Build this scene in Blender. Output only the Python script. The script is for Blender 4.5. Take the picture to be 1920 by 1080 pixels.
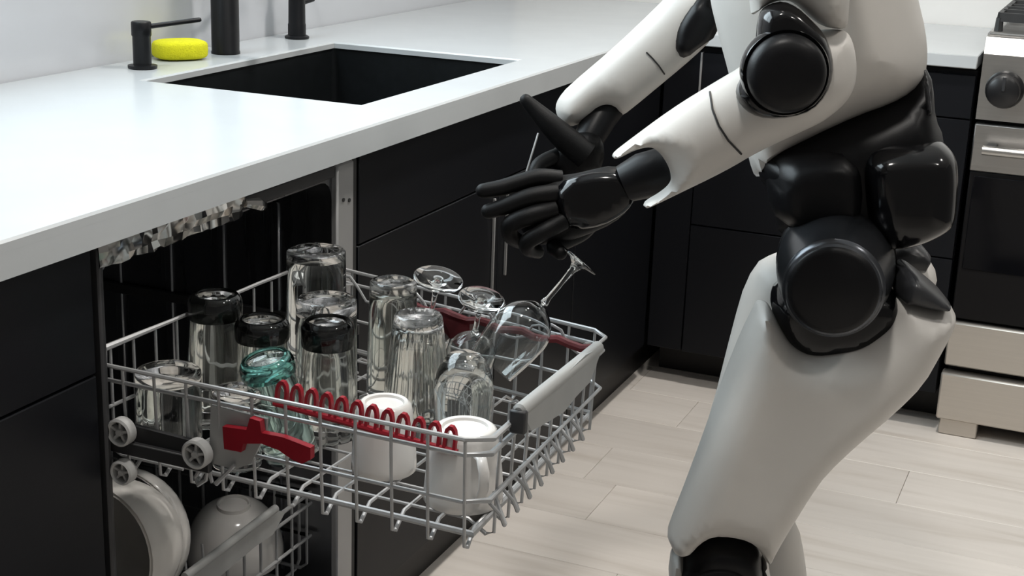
import bpy, math, random
import numpy as np
from mathutils import Vector, Matrix
from mathutils.geometry import delaunay_2d_cdt

random.seed(7)
rng = np.random.default_rng(7)
for o in list(bpy.data.objects):
    bpy.data.objects.remove(o)
SC = bpy.context.scene
COL = SC.collection

# ------------------------------------------------------------------ camera
CAM_F = 2720.438                      # focal length in pixels of a 1920 px wide frame
CAM_P, CAM_Y, CAM_R = 0.290134, -0.393781, 0.037532
CAM_C = np.array([-1.294376, -1.034931, 1.318584])
_f = np.array([math.cos(CAM_P)*math.cos(CAM_Y), -math.cos(CAM_P)*math.sin(CAM_Y), -math.sin(CAM_P)])
_r = np.array([-math.sin(CAM_Y), -math.cos(CAM_Y), 0.0])
_u = np.cross(_r, _f)
_cr, _sr = math.cos(CAM_R), math.sin(CAM_R)
CAM_ROT = np.array([_cr*_r + _sr*_u, -_sr*_r + _cr*_u, _f])
cam = bpy.data.cameras.new('camera')
cam.sensor_width = 36.0
cam.lens = CAM_F / 1920 * 36.0
cam.clip_start = 0.05
camo = bpy.data.objects.new('camera', cam)
COL.objects.link(camo)
M = Matrix.Identity(4)
for i in range(3):
    M[i][0] = CAM_ROT[0][i]; M[i][1] = CAM_ROT[1][i]; M[i][2] = -CAM_ROT[2][i]; M[i][3] = CAM_C[i]
camo.matrix_world = M
SC.camera = camo

# ------------------------------------------------------------------ world, lights, exposure
SC.view_settings.view_transform = 'Standard'
SC.view_settings.look = 'None'
SC.view_settings.exposure = 0.05
SC.view_settings.gamma = 1.0
SC.view_settings.use_curve_mapping = False
W = bpy.data.worlds.new('world'); SC.world = W
W.use_nodes = True
W.node_tree.nodes['Background'].inputs[0].default_value = (1.0, 0.965, 0.92, 1)
W.node_tree.nodes['Background'].inputs[1].default_value = 0.15

def area(name, loc, rot, sx, sy, power, col):
    l = bpy.data.lights.new(name, 'AREA'); l.shape = 'RECTANGLE'
    l.size = sx; l.size_y = sy; l.energy = power; l.color = col
    o = bpy.data.objects.new(name, l); COL.objects.link(o)
    o.location = loc; o.rotation_euler = rot
    return o
# added cool fill light in the unseen window opening (faces the room, -Y)
area('cool_fill', (0.55, 0.80, 1.85), (math.radians(-68), 0, 0), 1.7, 1.0, 42, (0.80, 0.93, 1.0))

# ------------------------------------------------------------------ photo measuring helpers
def ray(x, y):
    return CAM_ROT.T @ np.array([(x-960)/CAM_F, (540-y)/CAM_F, 1.0])
def dep(x, y, D): return CAM_C + ray(x, y)*D
def onx(x, y, X): d = ray(x, y); return CAM_C + d*(X-CAM_C[0])/d[0]
def ony(x, y, Y): d = ray(x, y); return CAM_C + d*(Y-CAM_C[1])/d[1]
def onz(x, y, Z): d = ray(x, y); return CAM_C + d*(Z-CAM_C[2])/d[2]

# ------------------------------------------------------------------ materials
MATS = {}
def mat(name, col, rough=0.5, metal=0.0, spec=0.5, noise=0.0, nscale=30, bump=0.0, bscale=200, trans=0.0, ior=1.45, coat=0.0, stretch=None, rnoise=0.0):
    m = bpy.data.materials.new(name); m.use_nodes = True
    nt = m.node_tree; b = nt.nodes['Principled BSDF']
    b.inputs['Base Color'].default_value = (*col, 1)
    b.inputs['Roughness'].default_value = rough
    b.inputs['Metallic'].default_value = metal
    b.inputs['Specular IOR Level'].default_value = spec
    b.inputs['Transmission Weight'].default_value = trans
    b.inputs['IOR'].default_value = ior
    b.inputs['Coat Weight'].default_value = coat
    tc = nt.nodes.new('ShaderNodeTexCoord'); mp = nt.nodes.new('ShaderNodeMapping')
    nt.links.new(tc.outputs['Object'], mp.inputs['Vector'])
    if stretch: mp.inputs['Scale'].default_value = stretch
    if noise > 0 or rnoise > 0:
        n = nt.nodes.new('ShaderNodeTexNoise'); n.inputs['Scale'].default_value = nscale; n.inputs['Detail'].default_value = 5
        nt.links.new(mp.outputs['Vector'], n.inputs['Vector'])
        if noise > 0:
            r = nt.nodes.new('ShaderNodeValToRGB')
            r.color_ramp.elements[0].position = 0.3; r.color_ramp.elements[1].position = 0.7
            r.color_ramp.elements[0].color = (*[c*(1-noise) for c in col], 1)
            r.color_ramp.elements[1].color = (*[min(1, c*(1+noise)) for c in col], 1)
            nt.links.new(n.outputs['Fac'], r.inputs['Fac']); nt.links.new(r.outputs['Color'], b.inputs['Base Color'])
        if rnoise > 0:
            mr = nt.nodes.new('ShaderNodeMapRange')
            mr.inputs['To Min'].default_value = max(0.02, rough-rnoise); mr.inputs['To Max'].default_value = rough+rnoise
            nt.links.new(n.outputs['Fac'], mr.inputs['Value']); nt.links.new(mr.outputs['Result'], b.inputs['Roughness'])
    if bump > 0:
        n2 = nt.nodes.new('ShaderNodeTexNoise'); n2.inputs['Scale'].default_value = bscale
        nt.links.new(mp.outputs['Vector'], n2.inputs['Vector'])
        bp = nt.nodes.new('ShaderNodeBump'); bp.inputs['Strength'].default_value = bump; bp.inputs['Distance'].default_value = 0.002
        nt.links.new(n2.outputs['Fac'], bp.inputs['Height']); nt.links.new(bp.outputs['Normal'], b.inputs['Normal'])
    MATS[name] = m
    return m
mat('quartz', (0.51, 0.535, 0.55), 0.22, noise=0.02, nscale=9)
mat('splash', (0.58, 0.60, 0.635), 0.16, noise=0.02, nscale=4)
mat('wall_paint', (0.80, 0.79, 0.77), 0.7, noise=0.02, nscale=6, bump=0.05)
mat('ceiling_paint', (0.85, 0.84, 0.82), 0.8, noise=0.01)
mat('cabinet', (0.0062, 0.0068, 0.0088), 0.40, spec=0.22, noise=0.08, nscale=3, bump=0.03, bscale=400)
mat('toekick', (0.007, 0.006, 0.006), 0.5, noise=0.1)
mat('black_metal', (0.007, 0.0075, 0.009), 0.38, spec=0.35, noise=0.06)
mat('sink_black', (0.007, 0.0085, 0.0095), 0.42, spec=0.25, noise=0.15, nscale=60, bump=0.1, bscale=900)
mat('sponge', (0.66, 0.64, 0.012), 0.95, noise=0.06, nscale=120, bump=0.8, bscale=350)
mat('steel', (0.50, 0.49, 0.475), 0.32, metal=1.0, noise=0.04, nscale=40, stretch=(1, 0.05, 6), bump=0.05, bscale=200)
mat('tub_steel', (0.27, 0.275, 0.29), 0.30, metal=1.0, rnoise=0.12, nscale=5, stretch=(8, 8, 0.4), bump=0.12, bscale=25)
mat('flange_steel', (0.36, 0.36, 0.36), 0.40, metal=0.4, noise=0.05, nscale=12)
mat('foil', (0.58, 0.565, 0.54), 0.12, metal=1.0, noise=0.05)
mat('wire', (0.40, 0.405, 0.41), 0.34, metal=0.25, noise=0.06, nscale=50)
mat('grey_plastic', (0.36, 0.365, 0.36), 0.42, noise=0.03)
mat('dark_plastic', (0.03, 0.03, 0.032), 0.45, noise=0.1)
mat('wheel_plastic', (0.42, 0.42, 0.415), 0.45, noise=0.03)
mat('red_dark', (0.10, 0.012, 0.016), 0.42, noise=0.08)
mat('red_plastic', (0.27, 0.008, 0.018), 0.38, noise=0.08)
mat('ceramic', (0.70, 0.68, 0.655), 0.16, coat=0.3, noise=0.015)
mat('bowl_grey', (0.66, 0.64, 0.61), 0.35, noise=0.03)
mat('robot_white', (0.575, 0.555, 0.525), 0.42, spec=0.4, noise=0.02, nscale=14, bump=0.04, bscale=900)
mat('robot_gloss', (0.003, 0.003, 0.0036), 0.13, spec=0.45, noise=0.1)
mat('robot_matte', (0.0042, 0.0042, 0.005), 0.40, spec=0.25, noise=0.1, bump=0.06, bscale=600)
mat('robot_drum', (0.085, 0.09, 0.10), 0.24, metal=0.85, noise=0.04)
mat('robot_grey', (0.030, 0.031, 0.034), 0.33, spec=0.5, noise=0.06)
mat('robot_glove', (0.0035, 0.0035, 0.0038), 0.5, spec=0.22, noise=0.15, bump=0.15, bscale=700)
mat('seam', (0.02, 0.02, 0.02), 0.6, noise=0.05)
mat('oven_glass', (0.004, 0.004, 0.005), 0.08, spec=0.22, noise=0.05)
mat('oven_enamel', (0.006, 0.0056, 0.006), 0.38, spec=0.2, noise=0.05)
mat('drawer_steel', (0.56, 0.52, 0.47), 0.38, metal=0.75, noise=0.03, nscale=30, stretch=(1, 0.05, 6))
mat('cast_iron', (0.02, 0.021, 0.022), 0.5, noise=0.15, bump=0.2, bscale=500)
mat('knob_black', (0.012, 0.012, 0.013), 0.3, noise=0.05)
mat('fill_trim', (0.8, 0.8, 0.79), 0.5, noise=0.01)

def glass(name, col, rough=0.0, ior=1.45):
    m = bpy.data.materials.new(name); m.use_nodes = True
    nt = m.node_tree; nt.nodes.clear()
    out = nt.nodes.new('ShaderNodeOutputMaterial'); g = nt.nodes.new('ShaderNodeBsdfPrincipled')
    g.inputs['Transmission Weight'].default_value = 1.0
    g.inputs['IOR'].default_value = ior; g.inputs['Roughness'].default_value = rough
    n = nt.nodes.new('ShaderNodeTexNoise'); n.inputs['Scale'].default_value = 25
    r = nt.nodes.new('ShaderNodeValToRGB')
    r.color_ramp.elements[0].color = (*[c*0.97 for c in col], 1); r.color_ramp.elements[1].color = (*col, 1)
    nt.links.new(n.outputs['Fac'], r.inputs['Fac']); nt.links.new(r.outputs['Color'], g.inputs['Base Color'])
    nt.links.new(g.outputs[0], out.inputs[0])
    MATS[name] = m
glass('glass', (0.93, 0.95, 0.945), 0.02)
glass('glass_ribbed', (0.90, 0.92, 0.90), 0.06)
glass('glass_smoke', (0.035, 0.038, 0.038), 0.05)
glass('glass_teal_pale', (0.80, 0.94, 0.92), 0.05)
glass('glass_teal', (0.34, 0.80, 0.74), 0.06)
glass('window_glass', (0.95, 0.97, 0.98), 0.0)

def wood():
    m = bpy.data.materials.new('oak_plank'); m.use_nodes = True
    nt = m.node_tree; b = nt.nodes['Principled BSDF']; b.inputs['Roughness'].default_value = 0.42
    b.inputs['Specular IOR Level'].default_value = 0.35
    tc = nt.nodes.new('ShaderNodeTexCoord'); mp = nt.nodes.new('ShaderNodeMapping')
    oi = nt.nodes.new('ShaderNodeObjectInfo')
    ad = nt.nodes.new('ShaderNodeVectorMath'); ad.operation = 'MULTIPLY_ADD'
    ad.inputs[1].default_value = (7, 13, 5)
    nt.links.new(oi.outputs['Random'], ad.inputs[0])
    nt.links.new(tc.outputs['Object'], ad.inputs[2])
    nt.links.new(ad.outputs[0], mp.inputs['Vector'])
    mp.inputs['Scale'].default_value = (11, 0.9, 1)
    n = nt.nodes.new('ShaderNodeTexNoise'); n.inputs['Scale'].default_value = 2.2; n.inputs['Detail'].default_value = 8; n.inputs['Distortion'].default_value = 0.6
    nt.links.new(mp.outputs[0], n.inputs['Vector'])
    r = nt.nodes.new('ShaderNodeValToRGB')
    e = r.color_ramp.elements
    e[0].position = 0.25; e[0].color = (0.60, 0.545, 0.49, 1)
    e[1].position = 0.62; e[1].color = (0.74, 0.69, 0.64, 1)
    x = e.new(0.45); x.color = (0.70, 0.65, 0.60, 1)
    nt.links.new(n.outputs['Fac'], r.inputs['Fac'])
    hs = nt.nodes.new('ShaderNodeHueSaturation')
    mr = nt.nodes.new('ShaderNodeMapRange'); mr.inputs['To Min'].default_value = 0.93; mr.inputs['To Max'].default_value = 1.06
    nt.links.new(oi.outputs['Random'], mr.inputs['Value']); nt.links.new(mr.outputs[0], hs.inputs['Value'])
    nt.links.new(r.outputs['Color'], hs.inputs['Color']); nt.links.new(hs.outputs[0], b.inputs['Base Color'])
    bp = nt.nodes.new('ShaderNodeBump'); bp.inputs['Strength'].default_value = 0.12; bp.inputs['Distance'].default_value = 0.002
    nt.links.new(n.outputs['Fac'], bp.inputs['Height']); nt.links.new(bp.outputs[0], b.inputs['Normal'])
    MATS['oak'] = m
wood()
def emit(name, col, s):
    m = bpy.data.materials.new(name); m.use_nodes = True
    nt = m.node_tree; b = nt.nodes['Principled BSDF']
    b.inputs['Emission Color'].default_value = (*col, 1); b.inputs['Emission Strength'].default_value = s
    b.inputs['Base Color'].default_value = (0.9, 0.9, 0.9, 1)
    MATS[name] = m
emit('fill_diffuser', (1, 0.95, 0.87), 6.0)  # glowing face of the added fill lamps

# ------------------------------------------------------------------ mesh builder
def V(*a): return np.array(a if len(a) > 1 else a[0], float)
def unit(v): v = np.asarray(v, float); return v/np.linalg.norm(v)
class MB:
    def __init__(s): s.v = []; s.f = []
    def add(s, vs, fs):
        k = len(s.v); s.v += [tuple(map(float, p)) for p in vs]; s.f += [tuple(i+k for i in f) for f in fs]; return s
    def box(s, a, b):
        x0, y0, z0 = [min(p, q) for p, q in zip(a, b)]; x1, y1, z1 = [max(p, q) for p, q in zip(a, b)]
        return s.add([(x0,y0,z0),(x1,y0,z0),(x1,y1,z0),(x0,y1,z0),(x0,y0,z1),(x1,y0,z1),(x1,y1,z1),(x0,y1,z1)],
                     [(0,3,2,1),(4,5,6,7),(0,1,5,4),(1,2,6,5),(2,3,7,6),(3,0,4,7)])
    def cbox(s, a, b, c=0.003):
        """box with chamfered edges"""
        a = V(a); b = V(b); lo = np.minimum(a, b); hi = np.maximum(a, b)
        c = min(c, 0.45*min(hi-lo)); vs = []; idx = {}
        for i in (0,1):
            for j in (0,1):
                for k in (0,1):
                    p = V([lo,hi][i][0], [lo,hi][j][1], [lo,hi][k][2]); d = V(1-2*i, 1-2*j, 1-2*k)*c
                    for ax in range(3):
                        w = p + d; w[ax] = p[ax]; idx[(i,j,k,ax)] = len(vs); vs.append(w)
        fs = []
        for ax in range(3):
            o1, o2 = (ax+1) % 3, (ax+2) % 3
            for e in (0,1):
                q = []
                for (u, w) in ((0,0),(1,0),(1,1),(0,1)):
                    t = [0,0,0]; t[ax] = e; t[o1] = u; t[o2] = w; q.append(idx[(*t, ax)])
                fs.append(tuple(q if e else q[::-1]))
            for u in (0,1):
                for w in (0,1):
                    t0 = [0,0,0]; t0[o1] = u; t0[o2] = w; t1 = list(t0); t1[ax] = 1
                    q = (idx[(*t0, o1)], idx[(*t1, o1)], idx[(*t1, o2)], idx[(*t0, o2)])
                    fs.append(q if (u+w) % 2 == 0 else q[::-1])
        for i in (0,1):
            for j in (0,1):
                for k in (0,1):
                    q = tuple(idx[(i,j,k,ax)] for ax in range(3)); fs.append(q if (i+j+k) % 2 else q[::-1])
        return s.add(vs, fs)
    def loft(s, rings, cap=True, closed=False):
        n = len(rings[0]); vs = [p for r in rings for p in r]; fs = []
        m = len(rings)
        for i in range(m if closed else m-1):
            a = i*n; b = ((i+1) % m)*n
            for j in range(n):
                fs.append((a+j, a+(j+1) % n, b+(j+1) % n, b+j))
        if cap and not closed:
            fs.append(tuple(range(n))[::-1]); fs.append(tuple(range((m-1)*n, m*n)))
        return s.add(vs, fs)
    def tube(s, pts, r, n=8, closed=False, cap=True):
        pts = [V(p) for p in pts]; m = len(pts); rr = r if hasattr(r, '__len__') else [r]*m
        T = []
        for i in range(m):
            if closed: t = pts[(i+1) % m]-pts[i-1]
            else: t = pts[min(i+1, m-1)]-pts[max(i-1, 0)]
            T.append(unit(t))
        up = V(0,0,1) if abs(T[0][2]) < 0.9 else V(1,0,0)
        N = unit(np.cross(T[0], up)); rings = []
        for i in range(m):
            N = unit(N - T[i]*(N@T[i])); B = np.cross(T[i], N)
            k = 1.0
            if 0 < i < m-1 and not closed:
                c = unit(pts[i]-pts[i-1])@T[i]; k = 1/max(c, 0.6)
            rings.append([pts[i]+(N*math.cos(a)+B*math.sin(a))*rr[i]*k for a in [2*math.pi*j/n for j in range(n)]])
        return s.loft(rings, cap, closed)
    def lathe(s, prof, o=(0,0,0), axis=(0,0,1), n=32, rib=0, ribamp=0.0, ribrange=None, squash=None):
        """prof: [(radius, height)] along axis from o"""
        ax = unit(axis); t = V(1,0,0) if abs(ax[0]) < 0.9 else V(0,1,0)
        A = unit(np.cross(ax, t)); B = np.cross(ax, A); o = V(o); rings = []; vs = []; fs = []
        idx = []
        for k, (r, h) in enumerate(prof):
            if r < 1e-6: idx.append([len(vs)]); vs.append(o+ax*h); continue
            row = []
            for j in range(n):
                a = 2*math.pi*j/n; q = r
                if rib and (ribrange is None or ribrange[0] <= k <= ribrange[1]): q = r*(1+ribamp*math.cos(rib*a))
                row.append(len(vs)); vs.append(o+ax*h+(A*math.cos(a)+B*math.sin(a))*q)
            idx.append(row)
        for k in range(len(prof)-1):
            a, b = idx[k], idx[k+1]
            for j in range(n):
                j2 = (j+1) % n
                if len(a) == 1 and len(b) == 1: continue
                if len(a) == 1: fs.append((a[0], b[j2], b[j])[::-1])
                elif len(b) == 1: fs.append((a[j], a[j2], b[0]))
                else: fs.append((a[j], a[j2], b[j2], b[j]))
        return s.add(vs, fs)

def link(name, mb, material, parent=None, origin=(0,0,0), smooth=True, angle=40):
    me = bpy.data.meshes.new(name)
    o = V(origin)
    me.from_pydata([tuple(V(p)-o) for p in mb.v], [], mb.f)
    me.materials.append(MATS[material])
    me.update()
    import bmesh
    bm = bmesh.new(); bm.from_mesh(me); bmesh.ops.recalc_face_normals(bm, faces=bm.faces)
    bm.to_mesh(me); bm.free()
    if smooth:
        me.shade_smooth()
        me.set_sharp_from_angle(angle=math.radians(angle))
    ob = bpy.data.objects.new(name, me); COL.objects.link(ob)
    if parent is not None: ob.parent = parent
    else: ob.location = origin
    return ob
ORG = {}
def thing(name, label, cat, loc, group=None, kind=None):
    e = bpy.data.objects.new(name, None); COL.objects.link(e); e.location = tuple(map(float, loc)); e.empty_display_size = 0.05
    e['label'] = label; e['category'] = cat
    if group: e['group'] = group
    if kind: e['kind'] = kind
    ORG[e.name] = V(loc)
    return e
def part(name, mb, material, parent, label=None, smooth=True, angle=40, kind=None):
    o = ORG[parent.name]
    ob = link(name, mb, material, parent, o, smooth, angle)
    ORG[ob.name] = o
    if label: ob['label'] = label
    if kind: ob['kind'] = kind
    return ob
def single(name, mb, material, label, cat, origin=(0,0,0), group=None, angle=40):
    ob = link(name, mb, material, None, origin, True, angle)
    ob['label'] = label; ob['category'] = cat
    if group: ob['group'] = group
    ORG[ob.name] = V(origin)
    return ob
def struct(name, mb, material, origin=(0,0,0), label=None, smooth=True):
    ob = link(name, mb, material, None, origin, smooth)
    ob['kind'] = 'structure'
    if label: ob['label'] = label
    ORG[ob.name] = V(origin)
    return ob

# ================================================================== SETTING
ZC = 0.92          # worktop height
WALL_Y = 0.70      # backsplash wall behind the sink run
WALL_X = 2.82      # wall behind the range run
XR = 2.17          # front plane of the range run

floor = struct('floor', MB().box((-2.6, -3.2, -0.06), (WALL_X, WALL_Y, -0.014)), 'toekick', label='pale oak plank floor of the kitchen')
pw = 0.195
prng = random.Random(3)
pm = {}
for i in range(-19, 9):
    x0 = 1.315 + i*pw
    if x0 < -2.5 or x0 > WALL_X-0.2: continue
    y = WALL_Y - 0.02 - prng.uniform(0, 1.1)
    cuts = [WALL_Y-0.005]
    while y > -3.1:
        cuts.append(y); y -= 1.32
    cuts.append(-3.18)
    for a, b in zip(cuts[:-1], cuts[1:]):
        L = round(a-b-0.0009, 4)
        mbp = MB().cbox((0.0006, -L, -0.014), (pw-0.0006, 0, 0), 0.0010)
        key = L
        if key not in pm:
            ob = link('plank', mbp, 'oak', floor, (0,0,0), smooth=False); pm[key] = ob.data
        else:
            ob = bpy.data.objects.new('plank', pm[key]); COL.objects.link(ob); ob.parent = floor
        ob.location = (x0, a, 0)

# wall with an opening for the added window, unseen above the frame
WX0, WX1, WZ0, WZ1 = -0.3, 1.4, 1.32, 2.3
mb = MB()
mb.box((-2.6, WALL_Y, 0), (WX0, WALL_Y+0.12, 2.7)); mb.box((WX1, WALL_Y, 0), (WALL_X+0.12, WALL_Y+0.12, 2.7))
mb.box((WX0, WALL_Y, 0), (WX1, WALL_Y+0.12, WZ0)); mb.box((WX0, WALL_Y, WZ1), (WX1, WALL_Y+0.12, 2.7))
struct('wall_left', mb, 'splash', label='glossy white backsplash wall behind the sink', smooth=False)
mb = MB().box((WALL_X, -3.2, 0), (WALL_X+0.12, WALL_Y, 2.7))
struct('wall_back', mb, 'wall_paint', label='white wall behind the range', smooth=False)
struct('ceiling', MB().box((-2.6, -3.2, 2.7), (WALL_X+0.12, WALL_Y+0.12, 2.8)), 'ceiling_paint', label='white ceiling', smooth=False)
mb = MB()
t = 0.05
mb.box((WX0, WALL_Y+0.03, WZ0), (WX0+t, WALL_Y+0.09, WZ1)); mb.box((WX1-t, WALL_Y+0.03, WZ0), (WX1, WALL_Y+0.09, WZ1))
mb.box((WX0, WALL_Y+0.03, WZ0), (WX1, WALL_Y+0.09, WZ0+t)); mb.box((WX0, WALL_Y+0.03, WZ1-t), (WX1, WALL_Y+0.09, WZ1))
mb.box((0.525, WALL_Y+0.03, WZ0), (0.575, WALL_Y+0.09, WZ1))
struct('added_window_1', mb, 'fill_trim', label='added unseen white window frame over the sink', smooth=False)  # unseen window, added to go with the cool fill light

# unseen ceiling lamps, added as fill light
k = 0
for (lx, ly) in ((0.0, -0.55), (1.35, -0.55), (0.0, -1.9), (1.35, -1.9)):
    k += 1
    L = thing('fill_lamp', ['added unseen fill lamp over the dishwasher', 'added unseen fill lamp over the robot', 'added unseen fill lamp nearest the camera side', 'added unseen fill lamp in front of the range'][k-1], 'lamp', (lx, ly, 2.70), 'added fill lamps')
    part('fill_lamp_ring', MB().lathe([(0.10, 0.0), (0.115, -0.004), (0.115, -0.012), (0.095, -0.012), (0.09, -0.004), (0.10, 0.0)], (lx, ly, 2.70), n=32), 'fill_trim', L)
    part('fill_lamp_diffuser', MB().lathe([(0, -0.005), (0.092, -0.005), (0.092, -0.001), (0, -0.001)], (lx, ly, 2.70), n=32), 'fill_diffuser', L)
    l = bpy.data.lights.new('fill_lamp_light', 'AREA'); l.shape = 'DISK'; l.size = 0.18; l.energy = (16 if lx < 1 else 24) if ly > -1 else 7; l.color = (1, 0.955, 0.90)
    lo = bpy.data.objects.new('fill_lamp_light', l); COL.objects.link(lo); lo.location = (lx, ly, 2.685)

# ================================================================== WORKTOP, SINK
SX0, SX1, SY0, SY1 = 0.772, 1.440, 0.102, 0.535
TT = 0.042
def slab_with_hole(x0, x1, y0, y1, hx0, hx1, hy0, hy1, z0, z1, c=0.003):
    mb = MB()
    def ring(ax0, ax1, ay0, ay1, z): return [(ax0, ay0, z), (ax1, ay0, z), (ax1, ay1, z), (ax0, ay1, z)]
    R = [ring(hx0, hx1, hy0, hy1, z0), ring(x0+1e-4, x1-1e-4, y0+1e-4, y1-1e-4, z0), ring(x0, x1, y0, y1, z0+1e-4), ring(x0, x1, y0, y1, z1-c),
         ring(x0+c, x1-c, y0+c, y1-c, z1), ring(hx0-c, hx1+c, hy0-c, hy1+c, z1), ring(hx0, hx1, hy0, hy1, z1-c)]
    return mb.loft(R, closed=True)
wt = thing('worktop', 'white quartz worktop with square sink cut-out along the left wall', 'worktop', (0.6, 0.35, ZC-TT))
ST = 0.013
part('slab', slab_with_hole(-1.3, WALL_X-0.004, 0.0, WALL_Y-0.002, SX0, SX1, SY0, SY1, ZC-ST, ZC), 'quartz', wt, angle=25)
part('front_edge', MB().box((-1.29995, 0.00005, ZC-TT), (WALL_X-0.00405, 0.03, ZC-ST+0.004)), 'quartz', wt)
w2 = single('corner_worktop', MB().cbox((XR-0.02, -0.722, ZC-0.03), (WALL_X-0.004, -0.002, ZC), 0.002), 'quartz', 'white worktop between the sink run and the steel range', 'worktop', (2.5, -0.36, ZC-0.03))

sk = thing('sink', 'black undermount kitchen sink basin in the white worktop', 'sink', (1.1, 0.3, 0.68))
def rrect(x0, x1, y0, y1, r, z, n=5):
    pts = []
    for cx, cy, a0 in ((x1-r, y0+r, -90), (x1-r, y1-r, 0), (x0+r, y1-r, 90), (x0+r, y0+r, 180)):
        for i in range(n+1):
            a = math.radians(a0+90*i/n); pts.append((cx+r*math.cos(a), cy+r*math.sin(a), z))
    return pts
g = 0.004
mb = MB()
zt = ZC-ST-0.0005
mb.loft([rrect(SX0-0.02, SX1+0.02, SY0-0.02, SY1+0.02, 0.02, zt), rrect(SX0-g, SX1+g, SY0-g, SY1+g, 0.012, zt), rrect(SX0-g, SX1+g, SY0-g, SY1+g, 0.012, 0.70),
         rrect(SX0+0.012, SX1-0.012, SY0+0.012, SY1-0.012, 0.02, 0.685)], cap=False)
mb.add(rrect(SX0+0.012, SX1-0.012, SY0+0.012, SY1-0.012, 0.02, 0.685), [tuple(range(24))])
part('basin', mb, 'sink_black', sk)
part('drain', MB().lathe([(0, 0.004), (0.03, 0.004), (0.044, 0.006), (0.046, 0.001), (0, 0.001)], (1.1, 0.33, 0.685)), 'black_metal', sk)

# ---- taps on the worktop
def lathe_part(name, prof, o, m, parent, axis=(0,0,1), n=28): return part(name, MB().lathe(prof, o, axis, n), m, parent)
p = (0.888, 0.619, ZC)
d = thing('soap_dispenser', 'short matt black pump dispenser with long thin spout beside the sponge', 'dispenser', p)
lathe_part('base_flange', [(0, 0), (0.0255, 0), (0.0265, 0.002), (0.0265, 0.006), (0.018, 0.0075), (0, 0.0075)], p, 'black_metal', d)
lathe_part('body', [(0, 0.007), (0.0165, 0.007), (0.0165, 0.058), (0.018, 0.060), (0.018, 0.083), (0.0165, 0.085), (0, 0.085)], p, 'black_metal', d)
tip = dep(374, 37, float(CAM_ROT[2]@(V(p)-CAM_C))+0.02)
q0 = V(p)+V(0, 0, 0.074)
part('spout', MB().tube([q0, q0+(tip-q0)*0.5, tip, tip+unit(tip-q0)*0.003], [0.0048, 0.0045, 0.0045, 0.003], n=10), 'black_metal', d)

p = (1.148, 0.614, ZC)
d = thing('faucet', 'tall black gooseneck kitchen faucet with thick straight column', 'faucet', p)
lathe_part('column', [(0, 0), (0.0285, 0), (0.0285, 0.004), (0.0275, 0.006), (0.0275, 0.20), (0.024, 0.205), (0, 0.205)], p, 'black_metal', d)
neck = [V(p)+V(0, 0, 0.20), V(p)+V(0, 0, 0.33)]
for i in range(1, 10):
    a = math.pi*i/9; neck.append(V(p)+V(0, -0.10+0.10*math.cos(a), 0.33+0.10*math.sin(a)))
neck.append(V(p)+V(0, -0.20, 0.27))
part('neck', MB().tube(neck, 0.015, n=14), 'black_metal', d)
lathe_part('spray_head', [(0, 0), (0.016, 0), (0.019, 0.01), (0.018, 0.08), (0.014, 0.085), (0, 0.085)], V(p)+V(0, -0.20, 0.19), 'black_metal', d)
part('lever', MB().tube([V(p)+V(0.025, 0, 0.15), V(p)+V(0.06, 0, 0.16), V(p)+V(0.11, 0.0, 0.19)], [0.007, 0.006, 0.005], n=10), 'black_metal', d)

p = (1.441, 0.628, ZC)
d = thing('filter_tap', 'slim black filtered-water tap right of the faucet', 'tap', p)
lathe_part('base_flange', [(0, 0), (0.0255, 0), (0.0265, 0.002), (0.0265, 0.005), (0.021, 0.008), (0, 0.008)], p, 'black_metal', d)
lathe_part('body', [(0, 0.007), (0.0195, 0.007), (0.0195, 0.03), (0.0185, 0.033), (0.0175, 0.13), (0, 0.135)], p, 'black_metal', d)
nk = [V(p)+V(0, 0, 0.13), V(p)+V(0, 0, 0.2)]
for i in range(1, 8):
    a = math.pi*i/7; nk.append(V(p)+V(0, -0.06+0.06*math.cos(a), 0.2+0.06*math.sin(a)))
nk.append(V(p)+V(0, -0.12, 0.17))
part('neck', MB().tube(nk, 0.008, n=12), 'black_metal', d)
part('lever', MB().tube([V(p)+V(0.017, -0.004, 0.075), V(p)+V(0.05, -0.012, 0.08)], [0.005, 0.004], n=8), 'black_metal', d)

# sponge: rounded foam block
def superell(c, ax, n=24, m=14, e1=0.45, e2=0.5):
    mb = MB(); vs = []; fs = []
    sg = lambda v, e: math.copysign(abs(v)**e, v)
    for i in range(m+1):
        ph = -math.pi/2+math.pi*i/m
        for j in range(n):
            th = 2*math.pi*j/n
            vs.append((c[0]+ax[0]*sg(math.cos(ph), e1)*sg(math.cos(th), e2), c[1]+ax[1]*sg(math.cos(ph), e1)*sg(math.sin(th), e2), c[2]+ax[2]*sg(math.sin(ph), e1)))
    for i in range(m):
        for j in range(n): fs.append((i*n+j, i*n+(j+1) % n, (i+1)*n+(j+1) % n, (i+1)*n+j))
    return mb.add(vs, fs)
mb = superell((0, 0, 0), (0.052, 0.040, 0.0185), e2=0.7)
ca, sa = math.cos(math.radians(-35)), math.sin(math.radians(-35))
mb.v = [(1.03+x*ca-y*sa, 0.638+x*sa+y*ca, ZC+0.0188+z) for x, y, z in mb.v]
single('sponge', mb, 'sponge', 'bright yellow sponge behind the sink', 'sponge', (1.03, 0.638, ZC), angle=80)

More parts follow.
